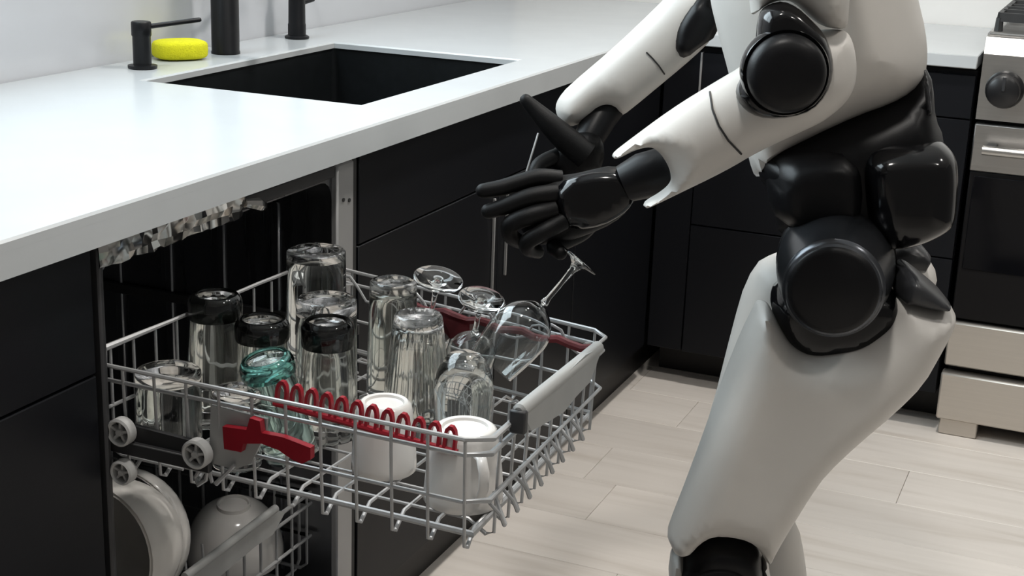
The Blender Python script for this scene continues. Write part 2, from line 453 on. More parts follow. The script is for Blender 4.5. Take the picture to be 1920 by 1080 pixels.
# ================================================================== CABINETS
FY = 0.022          # door faces
def cabinet(name, label, x0, x1, fronts, streaks=()):
    c = thing(name, label, 'cabinet', ((x0+x1)/2, 0.35, 0.0), 'dark base cabinets')
    mb = MB().cbox((x0, FY+0.021, 0.10), (x1, WALL_Y-0.01, ZC-TT-0.006), 0.002)
    part('body', mb, 'cabinet', c)
    part('toe_kick', MB().box((x0, 0.062, 0.0), (x1, 0.08, 0.10)), 'toekick', c)
    for nm, a0, a1, z0, z1 in fronts:
        part(nm, MB().cbox((a0+0.0015, FY, z0+0.0015), (a1-0.0015, FY+0.02, z1-0.0015), 0.0015), 'cabinet', c)
    for (px, z0, z1) in streaks:
        mb = MB().cbox((px-0.002, FY-0.006, z0), (px+0.002, FY, z1), 0.001)  # thin bar standing for a pale reflection streak
        part('streak_strip', mb, 'flange_steel', c, label='pale strip for a reflection streak')
    return c
cabinet('base_cabinet', 'dark base cabinet left of the dishwasher, nearest the camera', -1.0, -0.004,
        [('drawer_front', -1.0, -0.006, 0.718, 0.872), ('drawer_front', -1.0, -0.006, 0.412, 0.718), ('drawer_front', -1.0, -0.006, 0.10, 0.412)])
# the sink base cannot hold a solid body where the basin hangs, so it is a carcass
def sink_cabinet():
    x0, x1 = 0.622, 1.60
    c = thing('sink_cabinet', 'wide dark cabinet under the sink, right of the dishwasher', 'cabinet', (1.1, 0.35, 0), 'dark base cabinets')
    part('side_panel', MB().cbox((x0, FY+0.021, 0.10), (x0+0.018, WALL_Y-0.01, ZC-TT-0.004), 0.002), 'cabinet', c)
    part('side_panel', MB().cbox((x1-0.018, FY+0.021, 0.10), (x1, WALL_Y-0.01, ZC-TT-0.004), 0.002), 'cabinet', c)
    part('bottom_panel', MB().cbox((x0+0.018, FY+0.021, 0.10), (x1-0.018, WALL_Y-0.01, 0.118), 0.002), 'cabinet', c)
    part('back_panel', MB().box((x0+0.018, WALL_Y-0.02, 0.118), (x1-0.018, WALL_Y-0.01, 0.65)), 'cabinet', c)
    part('toe_kick', MB().box((x0, 0.062, 0), (x1, 0.08, 0.10)), 'toekick', c)
    for nm, a0, a1, z0, z1 in [('drawer_front', x0, x1, 0.728, 0.872), ('door', x0, 1.172, 0.10, 0.728), ('door', 1.172, x1, 0.10, 0.728)]:
        part(nm, MB().cbox((a0+0.0015, FY, z0+0.0015), (a1-0.0015, FY+0.02, z1-0.0015), 0.0015), 'cabinet', c)
    for px, z0, z1 in ((1.142, 0.515, 0.70), (1.203, 0.535, 0.70)):  # reflection streaks on the doors, put in as solid pale strips
        part('streak_strip', MB().cbox((px-0.0018, FY-0.006, z0), (px+0.0018, FY, z1), 0.001), 'flange_steel', c, label='pale strip for a reflection streak')
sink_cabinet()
cabinet('corner_cabinet', 'dark corner cabinet beyond the sink, ending at the range run', 1.602, 2.75, [('door', 1.602, 2.165, 0.10, 0.872)])
# range-run cabinet (faces -X)
c = thing('base_cabinet', 'dark drawer cabinet between the corner and the steel range', 'cabinet', (2.5, -0.36, 0), 'dark base cabinets')
part('body', MB().cbox((XR+0.021, -0.722, 0.10), (WALL_X-0.01, 0.018, ZC-0.036), 0.002), 'cabinet', c)
part('toe_kick', MB().box((2.30, -0.722, 0), (2.318, 0.018, 0.10)), 'toekick', c)
part('drawer_front', MB().cbox((XR, -0.7205, 0.773), (XR+0.02, -0.078, 0.872), 0.0015), 'cabinet', c)
part('drawer_front', MB().cbox((XR, -0.7205, 0.44), (XR+0.02, -0.078, 0.770), 0.0015), 'cabinet', c)
part('drawer_front', MB().cbox((XR, -0.7205, 0.10), (XR+0.02, -0.078, 0.437), 0.0015), 'cabinet', c)
part('corner_filler', MB().cbox((XR+0.004, -0.075, 0.10), (XR+0.02, 0.018, 0.872), 0.0015), 'cabinet', c)
part('edge_strip', MB().cbox((XR-0.002, -0.0775, 0.70), (XR+0.02, -0.0725, 0.872), 0.001), 'flange_steel', c, label='thin grey edge strip')

# ================================================================== RANGE
ry0, ry1 = -0.732, -1.492
rg = thing('range', 'stainless steel freestanding range with black oven door at the right edge', 'range', (2.48, (ry0+ry1)/2, 0))
part('body', MB().cbox((XR+0.03, ry1+0.004, 0.03), (WALL_X-0.02, ry0-0.004, 0.915), 0.004), 'oven_enamel', rg)
# sloped control panel prism
mb = MB(); pr = [(XR-0.004, 0.776), (XR-0.004, 0.925), (XR+0.012, 0.962), (XR+0.05, 0.968), (XR+0.05, 0.776)]
mb.loft([[(x, ry0, z) for x, z in pr], [(x, ry1, z) for x, z in pr]])
cp = part('control_panel', mb, 'steel', rg, angle=20)
for i in range(5):
    y = -0.787-0.15*i
    kb = part('knob', MB().lathe([(0, -0.044), (0.030, -0.044), (0.035, -0.040), (0.037, -0.012), (0.041, -0.008), (0.043, 0), (0, 0)], (XR-0.004, y, 0.848), (1, 0, 0), 28), 'knob_black', rg)
    part('pointer', MB().cbox((XR-0.050, y-0.004, 0.85), (XR-0.046, y+0.004, 0.882), 0.001), 'robot_grey', kb)
part('cooktop', MB().cbox((XR+0.03, ry1, 0.955), (WALL_X-0.03, ry0, 0.972), 0.004), 'steel', rg)
# grates
for gi in range(3):
    gy0 = ry0-0.02-gi*0.245; gy1 = gy0-0.23
    gr = MB()
    zt = 1.006
    def bar(a, b, w=0.0075):
        a = V(a); b = V(b); dxy = unit((b-a)*V(1,1,0)); nrm = V(-dxy[1], dxy[0], 0)*w
        rings = []
        for q in (a, b): rings.append([q-nrm-V(0,0,0.012), q+nrm-V(0,0,0.012), q+nrm*0.7+V(0,0,0.008), q-nrm*0.7+V(0,0,0.008)])
        gr.loft(rings)
    gx0, gx1 = XR+0.055, WALL_X-0.07
    for yy in (gy0, gy1): bar((gx0, yy, zt), (gx1, yy, zt))
    for xx in (gx0, (gx0+gx1)/2, gx1): bar((xx, gy0, zt), (xx, gy1, zt))
    for xx in (gx0+0.08, gx0+0.16, gx1-0.16, gx1-0.08): bar((xx, gy0, zt+0.002), (xx, gy0-0.08, zt+0.002)); bar((xx, gy1, zt+0.002), (xx, gy1+0.08, zt+0.002))
    for xx in (gx0, gx1):
        for yy in (gy0, gy1): gr.lathe([(0.010, 0), (0.008, 0.03)], (xx, yy, 0.972), n=8)
    part('grate', gr, 'cast_iron', rg)
for bi, (bx, by) in enumerate(((XR+0.17, ry0-0.135), (XR+0.46, ry0-0.135), (XR+0.17, ry1+0.135), (XR+0.46, ry1+0.135))):
    bu = part('burner', MB().lathe([(0, 0), (0.045, 0), (0.045, 0.012), (0.02, 0.014), (0, 0.014)], (bx, by, 0.972), n=20), 'steel', rg)
    part('burner_cap', MB().lathe([(0, 0.014), (0.036, 0.014), (0.036, 0.021), (0.03, 0.023), (0, 0.023)], (bx, by, 0.972), n=20), 'cast_iron', bu)
od = part('oven_door', MB().cbox((XR, ry1+0.002, 0.297), (XR+0.03, ry0-0.002, 0.655), 0.003), 'oven_enamel', rg)
part('door_band', MB().cbox((XR-0.004, ry1, 0.655), (XR+0.03, ry0, 0.766), 0.003), 'steel', od)
part('window', MB().cbox((XR-0.003, ry1+0.05, 0.42), (XR+0.001, ry0-0.012, 0.645), 0.002), 'oven_glass', od)
mb = MB().tube([(XR-0.055, ry0-0.028, 0.715), (XR-0.055, ry1+0.028, 0.715)], 0.011, n=14)
hd = part('handle', mb, 'steel', od)
for y in (ry0-0.045, ry1+0.045): part('handle_post', MB().cbox((XR-0.055, y-0.012, 0.706), (XR-0.004, y+0.012, 0.724), 0.002), 'knob_black', od)
part('drawer', MB().cbox((XR-0.006, ry1, 0.178), (XR+0.03, ry0, 0.288), 0.004), 'drawer_steel', rg)
part('drawer', MB().cbox((XR-0.012, ry1, 0.042), (XR+0.03, ry0+0.003, 0.160), 0.004), 'drawer_steel', rg)
for y in (ry0-0.05, ry1+0.05):
    part('foot', MB().cbox((XR+0.0, y-0.045, 0.0), (XR+0.05, y+0.045, 0.042), 0.003), 'drawer_steel', rg)

# ================================================================== DISHWASHER
dw = thing('dishwasher', 'open built-in dishwasher with dark steel tub under the white worktop', 'dishwasher', (0.309, 0.3, 0.0))
DX0, DX1 = 0.002, 0.616
TX0, TX1, TY1, TZ0, TZ1 = 0.013, 0.553, 0.60, 0.125, 0.845
fy = 0.028
mb = MB()   # tub as an open box with thickness
oi = [(TX0, fy, TZ0), (TX1, fy, TZ0), (TX1, fy, TZ1), (TX0, fy, TZ1)]
def rr4(x0, x1, z0, z1, y, r=0.03, n=4):
    pts = []
    for cx, cz, a0 in ((x1-r, z0+r, -90), (x1-r, z1-r, 0), (x0+r, z1-r, 90), (x0+r, z0+r, 180)):
        for i in range(n+1):
            a = math.radians(a0+90*i/n); pts.append((cx+r*math.cos(a), y, cz+r*math.sin(a)))
    return pts
mb.loft([rr4(TX0-0.01, TX1+0.01, TZ0-0.01, TZ1+0.01, TY1+0.01), rr4(TX0-0.01, TX1+0.01, TZ0-0.01, TZ1+0.01, fy+0.002), rr4(TX0, TX1, TZ0, TZ1, fy+0.002), rr4(TX0, TX1, TZ0, TZ1, TY1)], cap=False)
mb.add(rr4(TX0, TX1, TZ0, TZ1, TY1), [tuple(range(20))]); mb.add(rr4(TX0-0.01, TX1+0.01, TZ0-0.01, TZ1+0.01, TY1+0.01), [tuple(range(20))])
part('tub', mb, 'tub_steel', dw)
fr = part('side_flange', MB().cbox((TX1+0.0005, fy-0.008, 0.09), (DX1-0.012, fy+0.02, 0.868), 0.003), 'flange_steel', dw, label='light grey steel flange')
for z in (0.80, 0.795-0.02):
    pass
for (hx, hz) in ((0.570, 0.812), (0.588, 0.808)):
    part('screw_hole', MB().lathe([(0, 0), (0.0032, 0), (0.0032, 0.004), (0, 0.004)], (hx, fy-0.0095, hz), (0, 1, 0), 12), 'seam', fr)
part('side_flange', MB().cbox((DX0, fy-0.008, 0.09), (TX0-0.0005, fy+0.02, 0.868), 0.003), 'dark_plastic', dw)
part('top_flange', MB().cbox((TX0, fy-0.004, TZ1+0.004), (TX1, fy+0.02, 0.868), 0.002), 'dark_plastic', dw)
part('rubber_seal', MB().cbox((DX1-0.0115, fy-0.004, 0.09), (DX1+0.004, fy+0.03, 0.868), 0.002), 'seam', dw)
# crumpled foil tape under the worktop edge
def foil(x0, x1, z0, z1, y, nx, nz, amp):
    mb = MB(); vs = []; fs = []
    r = random.Random(5)
    for k in range(2):
        pass
    disp = [[r.uniform(-amp, amp) for _ in range(nz+1)] for _ in range(nx+1)]
    for s_ in (0, 1):
        for i in range(nx+1):
            for j in range(nz+1):
                x = x0+(x1-x0)*i/nx; z = z0+(z1-z0)*j/nz
                ez = r.uniform(-0.003, 0.003) if (j == 0 and s_ == 0) else 0
                vs.append((x, y-0.006+disp[i][j]+s_*0.0012, z+ez if s_ == 0 else z))
    n1 = (nx+1)*(nz+1); w = nz+1
    for i in range(nx):
        for j in range(nz):
            a = i*w+j; fs.append((a, a+w, a+w+1, a+1)); fs.append((n1+a, n1+a+1, n1+a+w+1, n1+a+w))
    for i in range(nx):
        a = i*w; fs.append((a, n1+a, n1+a+w, a+w)); a = i*w+nz; fs.append((a, a+w, n1+a+w, n1+a))
    for j in range(nz):
        a = j; fs.append((a, a+1, n1+a+1, n1+a)); a = nx*w+j; fs.append((a, n1+a, n1+a+1, a+1))
    return mb.add(vs, fs)
part('foil_tape', foil(0.004, 0.300, 0.844, 0.872, fy-0.004, 24, 3, 0.0030), 'foil', dw, label='crumpled shiny foil tape', angle=15)
part('latch', MB().tube([(0.30, fy-0.012, 0.862), (0.318, fy-0.02, 0.858), (0.335, fy-0.016, 0.852), (0.35, fy-0.008, 0.853)], [0.006, 0.009, 0.008, 0.004], n=8), 'foil', dw)
# added ribs standing for vertical reflection streaks on the tub walls
for y in (0.12, 0.22, 0.32, 0.42):
    part('streak_rib', MB().cbox((TX1-0.004, y, 0.18), (TX1+0.001, y+0.014, 0.80), 0.003), 'tub_steel', dw)
for x in (0.10, 0.20, 0.30, 0.40, 0.50):
    part('streak_rib', MB().cbox((x, TY1-0.005, 0.18), (x+0.012, TY1+0.001, 0.80), 0.003), 'tub_steel', dw)
# top spray arm and feed pipe
sa_ = part('spray_arm', MB().tube([(0.10, 0.33, 0.80), (0.2, 0.33, 0.808), (0.30, 0.33, 0.812), (0.40, 0.33, 0.808), (0.50, 0.33, 0.80)], [0.010, 0.018, 0.026, 0.018, 0.010], n=10), 'dark_plastic', dw)
part('feed_pipe', MB().tube([(0.30, TY1-0.016, 0.2), (0.30, TY1-0.016, 0.80), (0.30, TY1-0.04, 0.825), (0.30, 0.33, 0.828)], 0.011, n=10), 'dark_plastic', dw)
# slide rails of the upper rack, both sides
for (rx, s_) in ((TX0+0.007, 1), (TX1-0.005, -1)):
    mb = MB().cbox((rx-0.004, -0.115 if s_ > 0 else -0.02, 0.6105), (rx+0.004, 0.50, 0.6275), 0.0015)
    part('slide_rail', mb, 'dark_plastic', dw)
# opened door lies flat below the frame
dr = part('door', MB().cbox((0.006, -0.555, 0.085), (0.612, 0.015, 0.120), 0.006), 'cabinet', dw)
part('door_liner', MB().cbox((0.03, -0.54, 0.1195), (0.588, 0.0, 0.126), 0.003), 'tub_steel', dr)
part('toe_kick', MB().box((0.004, 0.062, 0.0), (0.614, 0.08, 0.08)), 'toekick', dw)

# ---------------------------------------------------------------- upper rack
# rim corners measured off the photograph: the loaded rack is pulled right out and sags a little at the front right
RA, RD, RB, RC = V(0.028, 0.038, 0.716), V(0.030, -0.462, 0.712), V(0.546, 0.012, 0.712), V(0.546, -0.421, 0.679)
def rk(u, v, h=0.0):
    """u: 0 left .. 1 right, v: 0 back .. 1 front, h: metres from the rim"""
    return (RA*(1-u)+RB*u)*(1-v) + (RD*(1-u)+RC*u)*v + V(0, 0, h)
ur = thing('upper_rack', 'grey wire upper dishwasher rack pulled out and filled with glassware', 'dish rack', rk(0.5, 0.5, -0.125))
WR = 0.0020
def wire(name, pts, r=WR, m='wire', n=7): return part(name, MB().tube(pts, r, n), m, ur)
HF = -0.118        # rack floor
cut = 0.05
def rim(h, off=0.0, r=WR, back=True):
    u0, u1, v1 = 0.0-off, 1.0+off, 1.0+off
    pts = [rk(u0, 0.0, h), rk(u0, 0.5, h), rk(u0, v1-cut, h), rk(u0+cut*0.8, v1, h), rk(0.5, v1, h), rk(u1-cut*0.8, v1, h), rk(u1, v1-cut, h), rk(u1, 0.5, h), rk(u1, 0.0, h)]
    return pts
wire('rim_rail', rim(0.0), 0.0027)
wire('rim_rail', rim(-0.019, -0.004), 0.0026)
wire('mid_rail', rim(-0.075, -0.006), 0.0024)
wire('bottom_rail', [rk(0.035, 0, HF), rk(0.035, 0.96, HF), rk(0.965, 0.96, HF), rk(0.965, 0, HF)], 0.0028)
# back
wire('back_rail', [rk(0.0, 0, 0.0), rk(0.0, 0, 0.021), rk(0.25, 0, 0.022), rk(0.6, 0, 0.026), rk(1, 0, 0.026), rk(1.0, 0, 0.0)], 0.0027)
wire('back_rail', [rk(0.0, 0, -0.055), rk(1, 0, -0.055)], 0.0024)
for i in range(13):
    u = 0.02+0.96*i/12
    wire('back_wire', [rk(u, 0, 0.022), rk(u, 0, -0.03), rk(u, 0.0, HF+0.004), rk(u, 0.02, HF), rk(u, 0.2, HF)])
# sides: uprights that bend into floor wires running across
nv = 11
for i in range(nv):
    v = 0.05+0.90*i/(nv-1)
    wire('floor_wire', [rk(0.0, v, -0.002), rk(0.004, v, -0.06), rk(0.012, v, HF-0.012), rk(0.03, v, HF-0.016), rk(0.075, v, HF), rk(0.5, v, HF), rk(0.925, v, HF), rk(0.97, v, HF-0.012), rk(0.988, v, HF-0.008), rk(0.996, v, -0.06), rk(1.0, v, -0.002)])
for i in range(9):
    u = 0.11+0.78*i/8
    wire('front_wire', [rk(u, 0.995, -0.002), rk(u, 0.99, -0.05), rk(u, 0.985, HF-0.010), rk(u, 0.965, HF-0.014), rk(u, 0.92, HF), rk(u, 0.6, HF), rk(u, 0.2, HF)])
# hooked wire clips hanging at the front under the handle
for i in range(8):
    u = 0.05+0.62*i/7
    a = rk(u, 1.0, -0.090)
    wire('front_hook', [rk(u, 0.985, -0.075), a+V(0, -0.010, 0), a+V(0.004, -0.014, -0.014), a+V(0.014, -0.010, -0.018), a+V(0.020, -0.002, -0.006), rk(u+0.05, 0.985, -0.075)], 0.0022)
# tines standing on the rack floor, two rows, and wavy glass supports on the right side
for u in (0.50, 0.70):
    for i in range(9):
        v = 0.12+0.76*i/8
        wire('tine', [rk(u, v, HF), rk(u+0.01, v, HF+0.035), rk(u+0.012, v+0.02, HF+0.040), rk(u+0.01, v+0.04, HF+0.035), rk(u, v+0.04, HF)], 0.0019)
wv = []
for i in range(33):
    v = 0.0+0.98*i/32
    wv.append(rk(0.93, v, -0.012+0.016*math.copysign(min(1, abs(1.7*math.sin(2*math.pi*v*4))), math.sin(2*math.pi*v*4))))
wire('glass_support', wv, 0.0022)
for i in range(8):
    v = 0.06+0.88*i/7
    wire('support_strut', [rk(0.93, v, -0.012), rk(0.995, v, -0.019)], 0.002)
# red stem rest on the right side
mb = MB()
for a, b, h0 in ((0.30, 0.98, -0.012),):
    rings = []
    for i in range(18):
        v = a+(b-a)*i/17
        c0 = rk(0.90, v, h0+0.003*math.sin(i*1.9)); w = 0.006; hh = 0.0040
        rings.append([c0+V(-w, 0, -hh), c0+V(w, 0, -hh), c0+V(w, 0, hh), c0+V(-w*0.6, 0, hh*1.2), c0+V(-w, 0, hh*0.3)])
    mb.loft(rings)
part('stem_rest', mb, 'red_dark', ur, label='red stem rest bar', angle=30)
mb = MB()
o1, o2 = rk(0.90, 0.44, -0.012), rk(0.90, 0.56, -0.012)
pr = [o1+V(0, 0, 0), o2+V(0, 0, 0), o2+V(0, 0, -0.022), o1*0.35+o2*0.65+V(0, 0, -0.040), o1*0.6+o2*0.4+V(0, 0, -0.032), o1+V(0, 0, -0.014)]
mb.loft([[p_+V(-0.006, 0, 0) for p_ in pr], [p_+V(0.006, 0, 0) for p_ in pr]])
part('stem_clip', mb, 'red_dark', ur, label='red hanging clip', angle=30)
# red comb: a bar with arched tines behind the left rim
ct0, ct1 = onx(514, 752, 0.088), onx(858, 846, 0.088)
cdir = unit((ct1-ct0)*V(1, 1, 1)); L = np.linalg.norm(ct1-ct0)
cb = part('red_comb', MB().tube([ct0-V(0, 0, 0.002), (ct0+ct1)/2-V(0, 0, 0.002), ct1-V(0, 0, 0.002)], 0.0042, n=8), 'red_plastic', ur, label='red plastic comb of arched tines')
nt_ = 12
for i in range(nt_):
    c0 = ct0+cdir*(L*(i+0.5)/nt_); w = L/nt_*0.40; hh = 0.027
    lean = V(0.004, 0, 0)
    prof = [(-1, 0), (-1, 0.55), (-0.75, 0.85), (-0.3, 1), (0.3, 1), (0.75, 0.85), (1, 0.55), (1, 0)]
    mb = MB()
    outer = [c0+cdir*(w*a)+V(0, 0, hh*b)+lean*b for a, b in prof]
    inner = [c0+cdir*(w*a*0.56)+V(0, 0, hh*b*0.82)+lean*b for a, b in prof]
    tk = V(0.0032, 0, 0)
    rings = [[o_-tk, i_-tk, i_+tk, o_+tk] for o_, i_ in zip(outer, inner)]
    mb.loft(rings)
    part('comb_tine', mb, 'red_plastic', cb, angle=35)
# red height-adjust lever on the left side
def extr(pts, m_, name, parent, off, label=None, angle=30):
    mb = MB(); mb.loft([[V(p_) for p_ in pts], [V(p_)+V(off) for p_ in pts]]); return part(name, mb, m_, parent, label, angle=angle)
def tri_extr(pts, off, mats, name, parent, label=None):
    """extrude a possibly concave planar outline"""
    pts = [V(p_) for p_ in pts]; e1 = unit(pts[1]-pts[0]); off = V(off)
    nrm = unit(off); e1 = unit(e1-nrm*(e1@nrm)); e2 = np.cross(nrm, e1)
    P2 = [Vector(((p_-pts[0])@e1, (p_-pts[0])@e2)) for p_ in pts]; n = len(pts)
    r = delaunay_2d_cdt(P2, [(i, (i+1) % n) for i in range(n)], [list(range(n))], 1, 1e-7)
    vv = [pts[0]+e1*q_.x+e2*q_.y for q_ in r[0]]; k = len(vv)
    fs = [tuple(f) for f in r[2]]+[tuple(i+k for i in f[::-1]) for f in r[2]]
    om = {}
    for i_, src in enumerate(r[3]):
        for s_ in src: om[s_] = i_
    for i in range(n): a, b = om[i], om[(i+1) % n]; fs.append((a, b, b+k, a+k))
    mb = MB().add(vv+[p_+off for p_ in vv], fs)
    return part(name, mb, mats, parent, label, angle=30)
lever = [(417, 800), (462, 806), (468, 784), (487, 790), (490, 812), (530, 820), (582, 840), (582, 862), (566, 870), (548, 862), (522, 844), (490, 832), (456, 832), (452, 848), (420, 842)]
tri_extr([onx(a, b, 0.018) for a, b in lever], (0.009, 0, 0), 'red_plastic', 'adjust_lever', ur, 'red height-adjust lever')
plate = [(395, 760), (500, 786), (498, 812), (470, 870), (440, 880), (392, 868)]
tri_extr([onx(a, b, 0.0285) for a, b in plate], (0.004, 0, 0), 'grey_plastic', 'adjust_plate', ur, 'grey plate behind the lever')
# wheels on the left side
def wheel(px, py, X, r, parent):
    c0 = onx(px, py, X)
    wl = part('wheel', MB().lathe([(r*0.74, -0.006), (r*0.86, -0.008), (r, -0.006), (r, 0.006), (r*0.86, 0.008), (r*0.74, 0.006), (r*0.72, 0), (r*0.74, -0.006)], c0, (1, 0, 0), 28), 'wheel_plastic', parent)
    part('hub', MB().lathe([(0, -0.007), (r*0.22, -0.007), (r*0.26, -0.005), (r*0.26, 0.006), (0, 0.006)], c0, (1, 0, 0), 14), 'wheel_plastic', wl)
    for i in range(5):
        a = 2*math.pi*i/5+0.4; dv = V(0, math.cos(a), math.sin(a)); pv = V(0, -math.sin(a), math.cos(a))
        a0, a1 = c0+dv*r*0.2, c0+dv*r*0.78; w = r*0.09
        mb = MB().loft([[q_-pv*w+V(-0.004, 0, 0), q_+pv*w+V(-0.004, 0, 0), q_+pv*w+V(0.004, 0, 0), q_-pv*w+V(0.004, 0, 0)] for q_ in (a0, a1)])
        part('spoke', mb, 'wheel_plastic', wl)
    part('axle_disc', MB().lathe([(0, 0.0045), (r*0.73, 0.0045), (r*0.73, 0.0065), (0, 0.0065)], c0, (1, 0, 0), 20), 'dark_plastic', wl)
    return c0
wheel(228, 809, 0.014, 0.0175, ur); wheel(370, 850, 0.014, 0.0180, ur)
b0, b1 = onx(235, 830, 0.023), onx(368, 862, 0.023)
part('wheel_carrier', MB().loft([[q_+V(0, 0, -0.012), q_+V(0.007, 0, -0.012), q_+V(0.007, 0, 0.012), q_+V(0, 0, 0.012)] for q_ in (b0+V(0, 0.01, 0.013), b1+V(0, -0.008, 0.010))]), 'dark_plastic', ur)
wheel(232, 884, 0.012, 0.0155, dw)
# loop of wire under the second wheel
lp = [onx(a, b, 0.02) for a, b in ((378, 872), (366, 895), (372, 908), (386, 900), (391, 870))]
wire('loop_wire', lp, 0.0022)
lp = [onx(a, b, 0.024) for a, b in ((391, 880), (398, 905), (405, 907), (440, 872))]
wire('loop_wire', lp, 0.0022)
# grey handle clipped over the front rail
hp = [ony(a, b, -0.466) for a, b in ((972, 775), (1090, 664), (1122, 648), (1118, 660), (1098, 715), (1072, 742), (1050, 770), (1018, 790), (988, 806))]
tri_extr(hp, (0, -0.006, 0), 'grey_plastic', 'rack_handle', ur, 'grey plastic handle')
h0, h1 = ony(972, 772, -0.466), ony(1122, 650, -0.466)
part('handle_lip', MB().tube([h0, h0+unit(h1-h0)*0.003, h1-unit(h1-h0)*0.003, h1], [0.005, 0.0085, 0.0085, 0.005], n=12), 'grey_plastic', ur)
part('handle_clip', MB().cbox(h0+V(-0.004, -0.010, -0.026), h0+V(0.006, 0.010, 0.002), 0.002), 'dark_plastic', ur)

# ---------------------------------------------------------------- lower rack
LR = thing('lower_rack', 'grey wire lower dishwasher rack with bowls inside the tub', 'dish rack', (0.30, 0.30, 0.17))
def lw(name, pts, r=0.0023, m='wire'): return part(name, MB().tube(pts, r, 7), m, LR)
lx0, lx1, ly0, ly1, lz1, lz0 = 0.03, 0.54, 0.062, 0.56, 0.335, 0.205
lw('rim_rail', [(lx0, ly0, lz1), (lx1, ly0, lz1), (lx1, ly1, lz1), (lx0, ly1, lz1), (lx0, ly0+0.003, lz1)], 0.0028)
lw('rim_rail', [(lx0, ly0-0.001, lz1-0.018), (lx1, ly0-0.001, lz1-0.018), (lx1, ly1, lz1-0.018), (lx0, ly1, lz1-0.018), (lx0, ly0+0.003, lz1-0.018)], 0.0024)
lw('mid_rail', [(lx0, ly0, 0.26), (lx1, ly0, 0.26), (lx1, ly1, 0.26), (lx0, ly1, 0.26)], 0.0024)
for i in range(12):
    x = lx0+0.01+(lx1-lx0-0.02)*i/11
    lw('floor_wire', [(x, ly0, lz1), (x, ly0, lz0+0.01), (x, ly0+0.012, lz0), (x, ly1-0.012, lz0), (x, ly1, lz0+0.01), (x, ly1, lz1)])
for i in range(11):
    y = ly0+0.02+(ly1-ly0-0.04)*i/10
    lw('cross_wire', [(lx0, y, lz1), (lx0, y, lz0+0.008), (lx0+0.012, y, lz0-0.004), (lx1-0.012, y, lz0-0.004), (lx1, y, lz0+0.008), (lx1, y, lz1)])
for i in range(10):
    x = lx0+0.04+0.045*i
    for y in (0.16, 0.30, 0.44):
        lw('tine', [(x, y, lz0), (x+0.004, y, lz0+0.05), (x+0.004, y+0.003, lz0+0.085)], 0.002)
hp = [(345, 1083), (505, 955), (528, 958), (505, 1000), (470, 1024), (400, 1083)]
tri_extr([ony(a, b, ly0-0.006) for a, b in hp], (0, -0.007, 0), 'grey_plastic', 'rack_handle', LR, 'grey plastic handle')
a0, a1 = ony(345, 1083, ly0-0.012), ony(518, 952, ly0-0.012)
part('handle_lip', MB().tube([a0, a0+unit(a1-a0)*0.002, a1-unit(a1-a0)*0.002, a1], [0.003, 0.0065, 0.0065, 0.003], n=10), 'grey_plastic', LR)

def bowl_prof(R, H, t, foot):
    out = [(0, 0.004), (foot*0.85, 0.004), (foot*0.9, 0.0), (foot, 0.0), (foot*1.02, 0.006)]
    n = 9
    for i in range(1, n+1):
        a = math.pi/2*i/n; out.append((foot+(R-foot)*math.sin(a), 0.006+(H-0.006)*(1-math.cos(a))))
    out += [(R-t*0.3, H+t*0.4), (R-t, H)]
    for i in range(n, 0, -1):
        a = math.pi/2*i/n; out.append(((foot+(R-foot)*math.sin(a))-t, 0.006+(H-0.006)*(1-math.cos(a))+t*0.8))
    out += [(0, 0.006+t)]
    return out
# big bowl on its side, mouth to the left; a second one nested behind it
ax = unit(V(-1.0, -0.05, 0.16))
c0 = V(0.195, 0.125, 0.402)
single('mixing_bowl', MB().lathe(bowl_prof(0.098, 0.135, 0.005, 0.040), c0-ax*0.02, ax, 40), 'bowl_grey', 'large grey white bowl on its side in lower rack, mouth facing left', 'bowl', c0+V(0, 0, -0.1), 'bowls in the lower rack', 60)
c1 = c0+V(0.060, 0.030, -0.016)
single('mixing_bowl', MB().lathe(bowl_prof(0.096, 0.060, 0.004, 0.05), c1-ax*0.0, unit(V(-1, -0.02, 0.1)), 40), 'ceramic', 'grey bowl nested behind the large bowl on its side', 'bowl', c1+V(0, 0, -0.1), 'bowls in the lower rack', 60)
c2 = ony(438, 943, 0.165)
ax2 = unit(V(0.10, 0.06, -1))
single('serving_bowl', MB().lathe(bowl_prof(0.078, 0.095, 0.004, 0.026), c2, ax2, 40), 'ceramic', 'white bowl turned upside down behind the lower rack handle', 'bowl', c2+V(0, 0, -0.1), 'bowls in the lower rack', 60)

